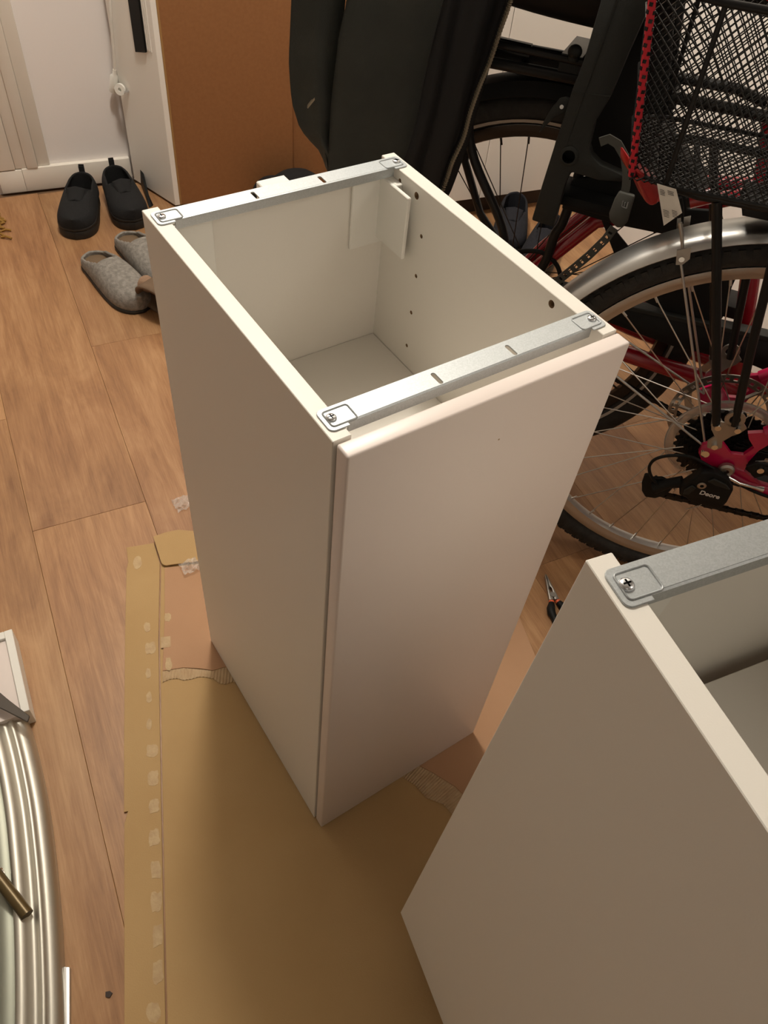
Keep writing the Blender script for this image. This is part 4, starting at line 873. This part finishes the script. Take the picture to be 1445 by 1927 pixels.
for s in (-1, 1):
    cf += [([(0.0, s * 0.062, 0.385), (0.02, s * 0.062, 0.415), (0.105, s * 0.060, 0.535), (0.262, s * 0.052, 0.602), (0.33, s * 0.022, 0.625)], [0.010, 0.0125, 0.0135, 0.0135, 0.012]),
           ([(0.0, s * 0.060, 0.345), (0.23, s * 0.055, 0.312), (0.39, s * 0.045, 0.300), (0.44, s * 0.03, 0.29)], [0.010, 0.0155, 0.0165, 0.016])]
cf += [([(0.445, 0, 0.285), (0.372, 0, 0.53), (0.31, 0, 0.74)], 0.0165), ([(0.445, 0, 0.29), (0.66, 0, 0.33), (0.93, 0, 0.72)], 0.021), ([(0.94, 0, 0.68), (0.90, 0, 0.90)], 0.02), ([(0.445, -0.04, 0.285), (0.445, 0.04, 0.285)], 0.022)]
tubes(cf).build('frame', DRED, C, 45)
MB().tube([(0.165, 0.064, 0.372), (0.205, 0.064, 0.362)], 0.0175, 14).build('yellow_band', YEL, C, 40)
MB().tube([(0.205, 0.064, 0.362), (0.30, 0.064, 0.338)], 0.0165, 14).build('red_sleeve', DRED, C, 40)
# chain guard
cg = MB(); gp = [(-0.05, 0.40), (0.02, 0.418), (0.18, 0.413), (0.44, 0.425), (0.53, 0.40), (0.56, 0.32), (0.54, 0.24), (0.47, 0.20), (0.40, 0.21)]
cg.prism([(-0.05, -0.088, 0.402), (0.05, -0.088, 0.415), (0.18, -0.088, 0.413), (0.44, -0.088, 0.428), (0.52, -0.088, 0.41), (0.56, -0.088, 0.34), (0.53, -0.088, 0.36), (0.44, -0.088, 0.372), (0.30, -0.088, 0.366), (0.18, -0.088, 0.376), (0.02, -0.088, 0.37), (-0.05, -0.088, 0.37)], (0, 0.03, 0)); cg.build('chain_guard', BLACKP, C, 40, 0.004, 2)
MB().prism([(0.05, -0.0885, 0.417), (0.18, -0.0885, 0.4155), (0.44, -0.0885, 0.4305), (0.44, -0.0885, 0.4225), (0.18, -0.0885, 0.4075), (0.05, -0.0885, 0.409)], (0, 0.031, 0)).build('guard_edge', GREYP, C, 40, 0.001, 1)
MB().ring((0.445, -0.05, 0.285), (0, 1, 0), [(0.075, 0), (0.088, 0), (0.088, 0.003), (0.075, 0.003)], 48).tube([(0.445, -0.058, 0.285), (0.53, -0.075, 0.19)], 0.010, 10).build('crankset', DULLALU, C, 40)
MB().tube([(0.445, 0.058, 0.285), (0.36, 0.075, 0.38)], 0.010, 10).build('crank_arm', DULLALU, C, 40)
for (x, z, s) in ((0.53, 0.19, -1), (0.36, 0.38, 1)):
    MB().box((x - 0.05, min(s * 0.085, s * 0.17), z - 0.012), (x + 0.05, max(s * 0.085, s * 0.17), z + 0.012)).build('pedal', BLACKP, C, 40, 0.004)
chain_run(C, [(0.0, -0.052, 0.378), (0.44, -0.05, 0.372)]); chain_run(C, [(0.0, -0.052, 0.312), (0.44, -0.05, 0.200)])
# rack: two side rails, struts, cross bars
rc_ = MB()
for s in (-1, 1): rc_.tube([(-0.165, s * 0.07, 0.730), (0.25, s * 0.07, 0.744), (0.33, s * 0.03, 0.735)], 0.0085, 10)
rc_.tube([(-0.15, -0.072, 0.758), (0.10, -0.072, 0.760)], 0.0060, 10)
rc_.tube(smooth3([(-0.150, -0.074, 0.726), (-0.130, -0.076, 0.606), (-0.044, -0.072, 0.480), (-0.008, -0.068, 0.36)], 24), 0.0080, 10)
rc_.tube([(-0.160, 0.074, 0.728), (-0.166, 0.078, 0.532), (-0.115, 0.074, 0.444), (-0.022, 0.068, 0.36)], 0.0078, 10)
for x in (-0.155, -0.08, 0.04, 0.16): rc_.tube([(x, -0.07, 0.73), (x, 0.07, 0.73)], 0.007, 8)
rc_.box((-0.13, -0.062, 0.748), (-0.07, -0.05, 0.765)).box((-0.02, -0.075, 0.742), (0.012, 0.075, 0.766)).box((-0.15, -0.03, 0.730), (0.0, 0.03, 0.745)).tube(smooth3([(0.058, -0.078, 0.735), (0.054, -0.078, 0.543), (0.045, -0.076, 0.499), (0.040, -0.074, 0.439), (0.01, -0.068, 0.36)], 24), 0.0085, 10)
rc_.build('rack', BLACKM, C, 45)
MB().prism([(0.100, -0.075, 0.560), (0.255, -0.075, 0.452), (0.262, -0.075, 0.49), (0.30, -0.075, 0.56), (0.352, -0.075, 0.545), (0.352, -0.075, 0.49), (0.360, -0.075, 0.44), (0.355, -0.075, 0.41), (0.20, -0.075, 0.43)], (0, 0.004, 0)).build('coat_guard', BLACKP, C, 30)
MB().tube(smooth3([(-0.012, -0.068, 0.45), (0.03, -0.072, 0.462), (0.065, -0.072, 0.445), (0.082, -0.07, 0.405), (0.085, -0.066, 0.36)]), 0.0042, 8).build('cable_housing', BLACKP, C, 60)
MB().tube([(0.31, 0, 0.74), (0.285, 0, 0.85)], 0.013, 12).build('seat_post', ALU, C, 40); saddle(C, 0.29, 0.885, BLACKP)
fk = MB()
for s in (-1, 1): fk.tube([(1.08, s * 0.05, CZ), (0.99, s * 0.045, 0.62), (0.945, s * 0.03, 0.69)], 0.011, 10)
fk.tube([(0.945, -0.03, 0.69), (0.945, 0.03, 0.69)], 0.014, 10); fk.build('fork', DRED, C, 45)
MB().tube([(0.90, 0, 0.90), (0.885, 0, 1.02)], 0.013, 10).tube([(0.72, -0.27, 1.03), (0.83, -0.24, 1.05), (0.885, 0, 1.03), (0.83, 0.24, 1.05), (0.72, 0.27, 1.03)], 0.0115, 10).build('handlebar', BLACKM, C, 50)

# ---- child seat
S = thing('child_bicycle_seat', 'black and dark grey child seat with foot strap on the dark red bicycle', 'child seat', MC.copy())
MB().grid(lambda u, v: (-0.30 + 0.42 * u, 0.125 * math.sin((v - 0.5) * PI * 0.98) * (1 + 0.1 * u), 0.800 + 0.10 * abs(2 * v - 1) ** 3 + 0.05 * (1 - u) ** 4), 16, 17).build('seat_pan', BLACKP, S, 70)
solid(S.children[0], 0.012, 0)
o = MB().grid(lambda u, v: (-0.29 - 0.13 * u + 0.05 * abs(2 * v - 1) ** 2, 0.15 * (1 - 0.25 * u) * math.sin((v - 0.5) * PI * 0.98), 0.80 + 0.42 * u), 14, 17).build('backrest', BLACKP, S, 70); solid(o, 0.012, 0)
MB().box((0.025, -0.075, 0.762), (0.11, 0.075, 0.800)).build('rack_clamp', BLACKP, S, 40, 0.004)
MB().ball((-0.001, -0.078, 0.772), 0.011, 0.012, 0.010, 14, 8).cyl((-0.001, -0.078, 0.760), (-0.001, -0.078, 0.770), 0.008, 12).build('clamp_bolt', GREYP, S, 50)
for y0, d_, lab in ((-0.150, -0.028, None), (0.150, 0.028, None)):
    lg = MB().prism([(p[0], y0, p[1]) for p in [(0.026, 0.90), (0.096, 0.90), (0.090, 0.866), (0.081, 0.805), (0.074, 0.747), (0.063, 0.709), (0.065, 0.676), (0.072, 0.665), (0.088, 0.656), (0.124, 0.650), (0.126, 0.640), (0.093, 0.634), (0.050, 0.636), (0.046, 0.616), (0.046, 0.574), (0.047, 0.549), (0.010, 0.551), (0.012, 0.608), (0.015, 0.668), (0.018, 0.720), (0.019, 0.745), (0.024, 0.784)]], (0, d_, 0)).build('leg_support', GREYP, S, 40, 0.003, 2)
    k = MB().cyl((0.040, y0 + d_ * 2.5, 0.657), (0.040, y0 + d_ * 0.25, 0.657), 0.0095, 20); cut(lg, k, BLACKP)
    s = -1 if d_ < 0 else 1
    MB().ring((0.040, y0 + d_, 0.657), (0, s, 0), [(0.0095, -0.002), (0.0145, -0.002), (0.0145, 0.0015), (0.012, 0.003), (0.0095, 0.003)], 28).build('hole_collar', GREYP, lg, 40)
    MB().prism([(0.020, y0 + d_, 0.742), (0.074, y0 + d_, 0.748), (0.074, y0 + d_, 0.7465), (0.020, y0 + d_, 0.7405)], (0, s * 0.0012, 0)).prism([(0.046, y0 + d_, 0.885), (0.049, y0 + d_, 0.885), (0.032, y0 + d_, 0.670), (0.029, y0 + d_, 0.670)], (0, s * 0.0012, 0)).build('ridge', GREYP, lg, None)
    MB().box((0.03, min(y0, y0 - s * 0.10), 0.575), (0.13, max(y0, y0 - s * 0.10), 0.592)).build('foot_plate', BLACKP, S, 40, 0.005)
    MB().prism([(0.012, y0 + d_ * 0.6, 0.730), (0.022, y0 + d_ * 0.6, 0.728), (0.020, y0 + d_ * 0.6, 0.712), (0.002, y0 + d_ * 0.6, 0.700), (-0.014, y0 + d_ * 0.6, 0.674), (-0.012, y0 + d_ * 0.6, 0.688), (-0.006, y0 + d_ * 0.6, 0.709), (0.003, y0 + d_ * 0.6, 0.726)], (0, -d_ * 0.4, 0)).build('latch', GREYP, S, 40, 0.002, 2)
    MB().cyl((0.010, y0 + d_ * 0.6, 0.718), (0.010, y0 + d_ * 0.75, 0.718), 0.003, 10).build('rivet', STEEL, S, 40)
MB().prism([(0.026, -0.1, 0.71), (0.036, -0.1, 0.774), (0.065, -0.1, 0.84), (0.076, -0.1, 0.892), (0.107, -0.1, 0.897), (0.139, -0.1, 0.788), (0.159, -0.1, 0.698), (0.159, -0.1, 0.631), (0.11, -0.1, 0.611), (0.054, -0.1, 0.61)], (0, 0.014, 0)).build('side_shell', BLACKP, S, 40, 0.005, 3)
MB().prism([(0.048, -0.098, 0.60), (0.142, -0.098, 0.64), (0.22, -0.098, 0.640), (0.236, -0.098, 0.600), (0.276, -0.098, 0.608), (0.295, -0.098, 0.561), (0.227, -0.098, 0.554), (0.14, -0.098, 0.549), (0.045, -0.098, 0.552)], (0, 0.012, 0)).build('side_guard', BLACKP, S, 40, 0.003, 2)
o = MB().prism([(0.024, 0.09, 0.90), (0.024, 0.09, 0.69), (0.02, 0.09, 0.585), (0.29, 0.09, 0.565), (0.29, 0.09, 0.60), (0.20, 0.09, 0.625), (0.16, 0.09, 0.70), (0.13, 0.09, 0.84), (0.12, 0.09, 0.90)], (0, 0.02, 0)).build('wheel_guard', BLACKP, S, 40, 0.004, 2)
def ribbon(pts, w, th, m, name, parent, y, slots=None):
    P = [Vector(p) for p in pts]; vs = []; fs = []
    b = MB(); L = []; R_ = []
    for i, p in enumerate(P):
        t = (P[min(i + 1, len(P) - 1)] - P[max(0, i - 1)]).normalized(); n = Vector((t.y, -t.x)); L.append(p + n * w / 2); R_.append(p - n * w / 2)
    b.prism([(q.x, y, q.y) for q in L] + [(q.x, y, q.y) for q in reversed(R_)], (0, th, 0)); return b
ribbon([(0.079, 0.692), (0.090, 0.699), (0.104, 0.695), (0.119, 0.681), (0.129, 0.661), (0.134, 0.643), (0.138, 0.615)], 0.012, 0.004, STRAP, 'strap', S, -0.200).build('foot_strap', STRAP, S, 40)
sp2 = ribbon([(0.137, 0.580), (0.130, 0.560), (0.114, 0.530), (0.098, 0.505), (0.084, 0.484), (0.074, 0.468)], 0.013, 0.003, STRAP, 's', S, -0.200).build('foot_strap', STRAP, S, None)
k = MB(); path = spline([(0.135, 0.576), (0.130, 0.560), (0.114, 0.530), (0.098, 0.505), (0.084, 0.484), (0.074, 0.468)], 13)
for i, p in enumerate(path[1:12]):
    q = path[i + 2] if i + 2 < 13 else path[-1]; t = (q - p).normalized(); M = frame((p.x, -0.1985, p.y), (t.x, 0, t.y), (0, 1, 0), Vector((t.x, 0, t.y)).cross(Vector((0, 1, 0)))); k.box((-0.0022, -0.006, -0.0032), (0.0022, 0.006, 0.0032), M)
cut(sp2, k)
bk_ = MB().prism([(0.127, -0.206, 0.635), (0.151, -0.206, 0.634), (0.152, -0.206, 0.617), (0.153, -0.206, 0.596), (0.149, -0.206, 0.586), (0.141, -0.206, 0.583), (0.127, -0.206, 0.591), (0.123, -0.206, 0.601), (0.124, -0.206, 0.622)], (0, 0.012, 0)).build('buckle', STRAP, S, 40, 0.003, 2)
lg = MB(); 
for (a, b_) in (((0.137, 0.624), (0.138, 0.616)), ((0.138, 0.616), (0.145, 0.615)), ((0.145, 0.615), (0.1445, 0.624)), ((0.1405, 0.623), (0.141, 0.617))): lg.tube([(a[0], -0.2068, a[1]), (b_[0], -0.2068, b_[1])], 0.0009, 6)
lg.build('buckle_emblem', mat('pale_grey_emblem', (0.2, 0.2, 0.19), 0.5), bk_, 60)
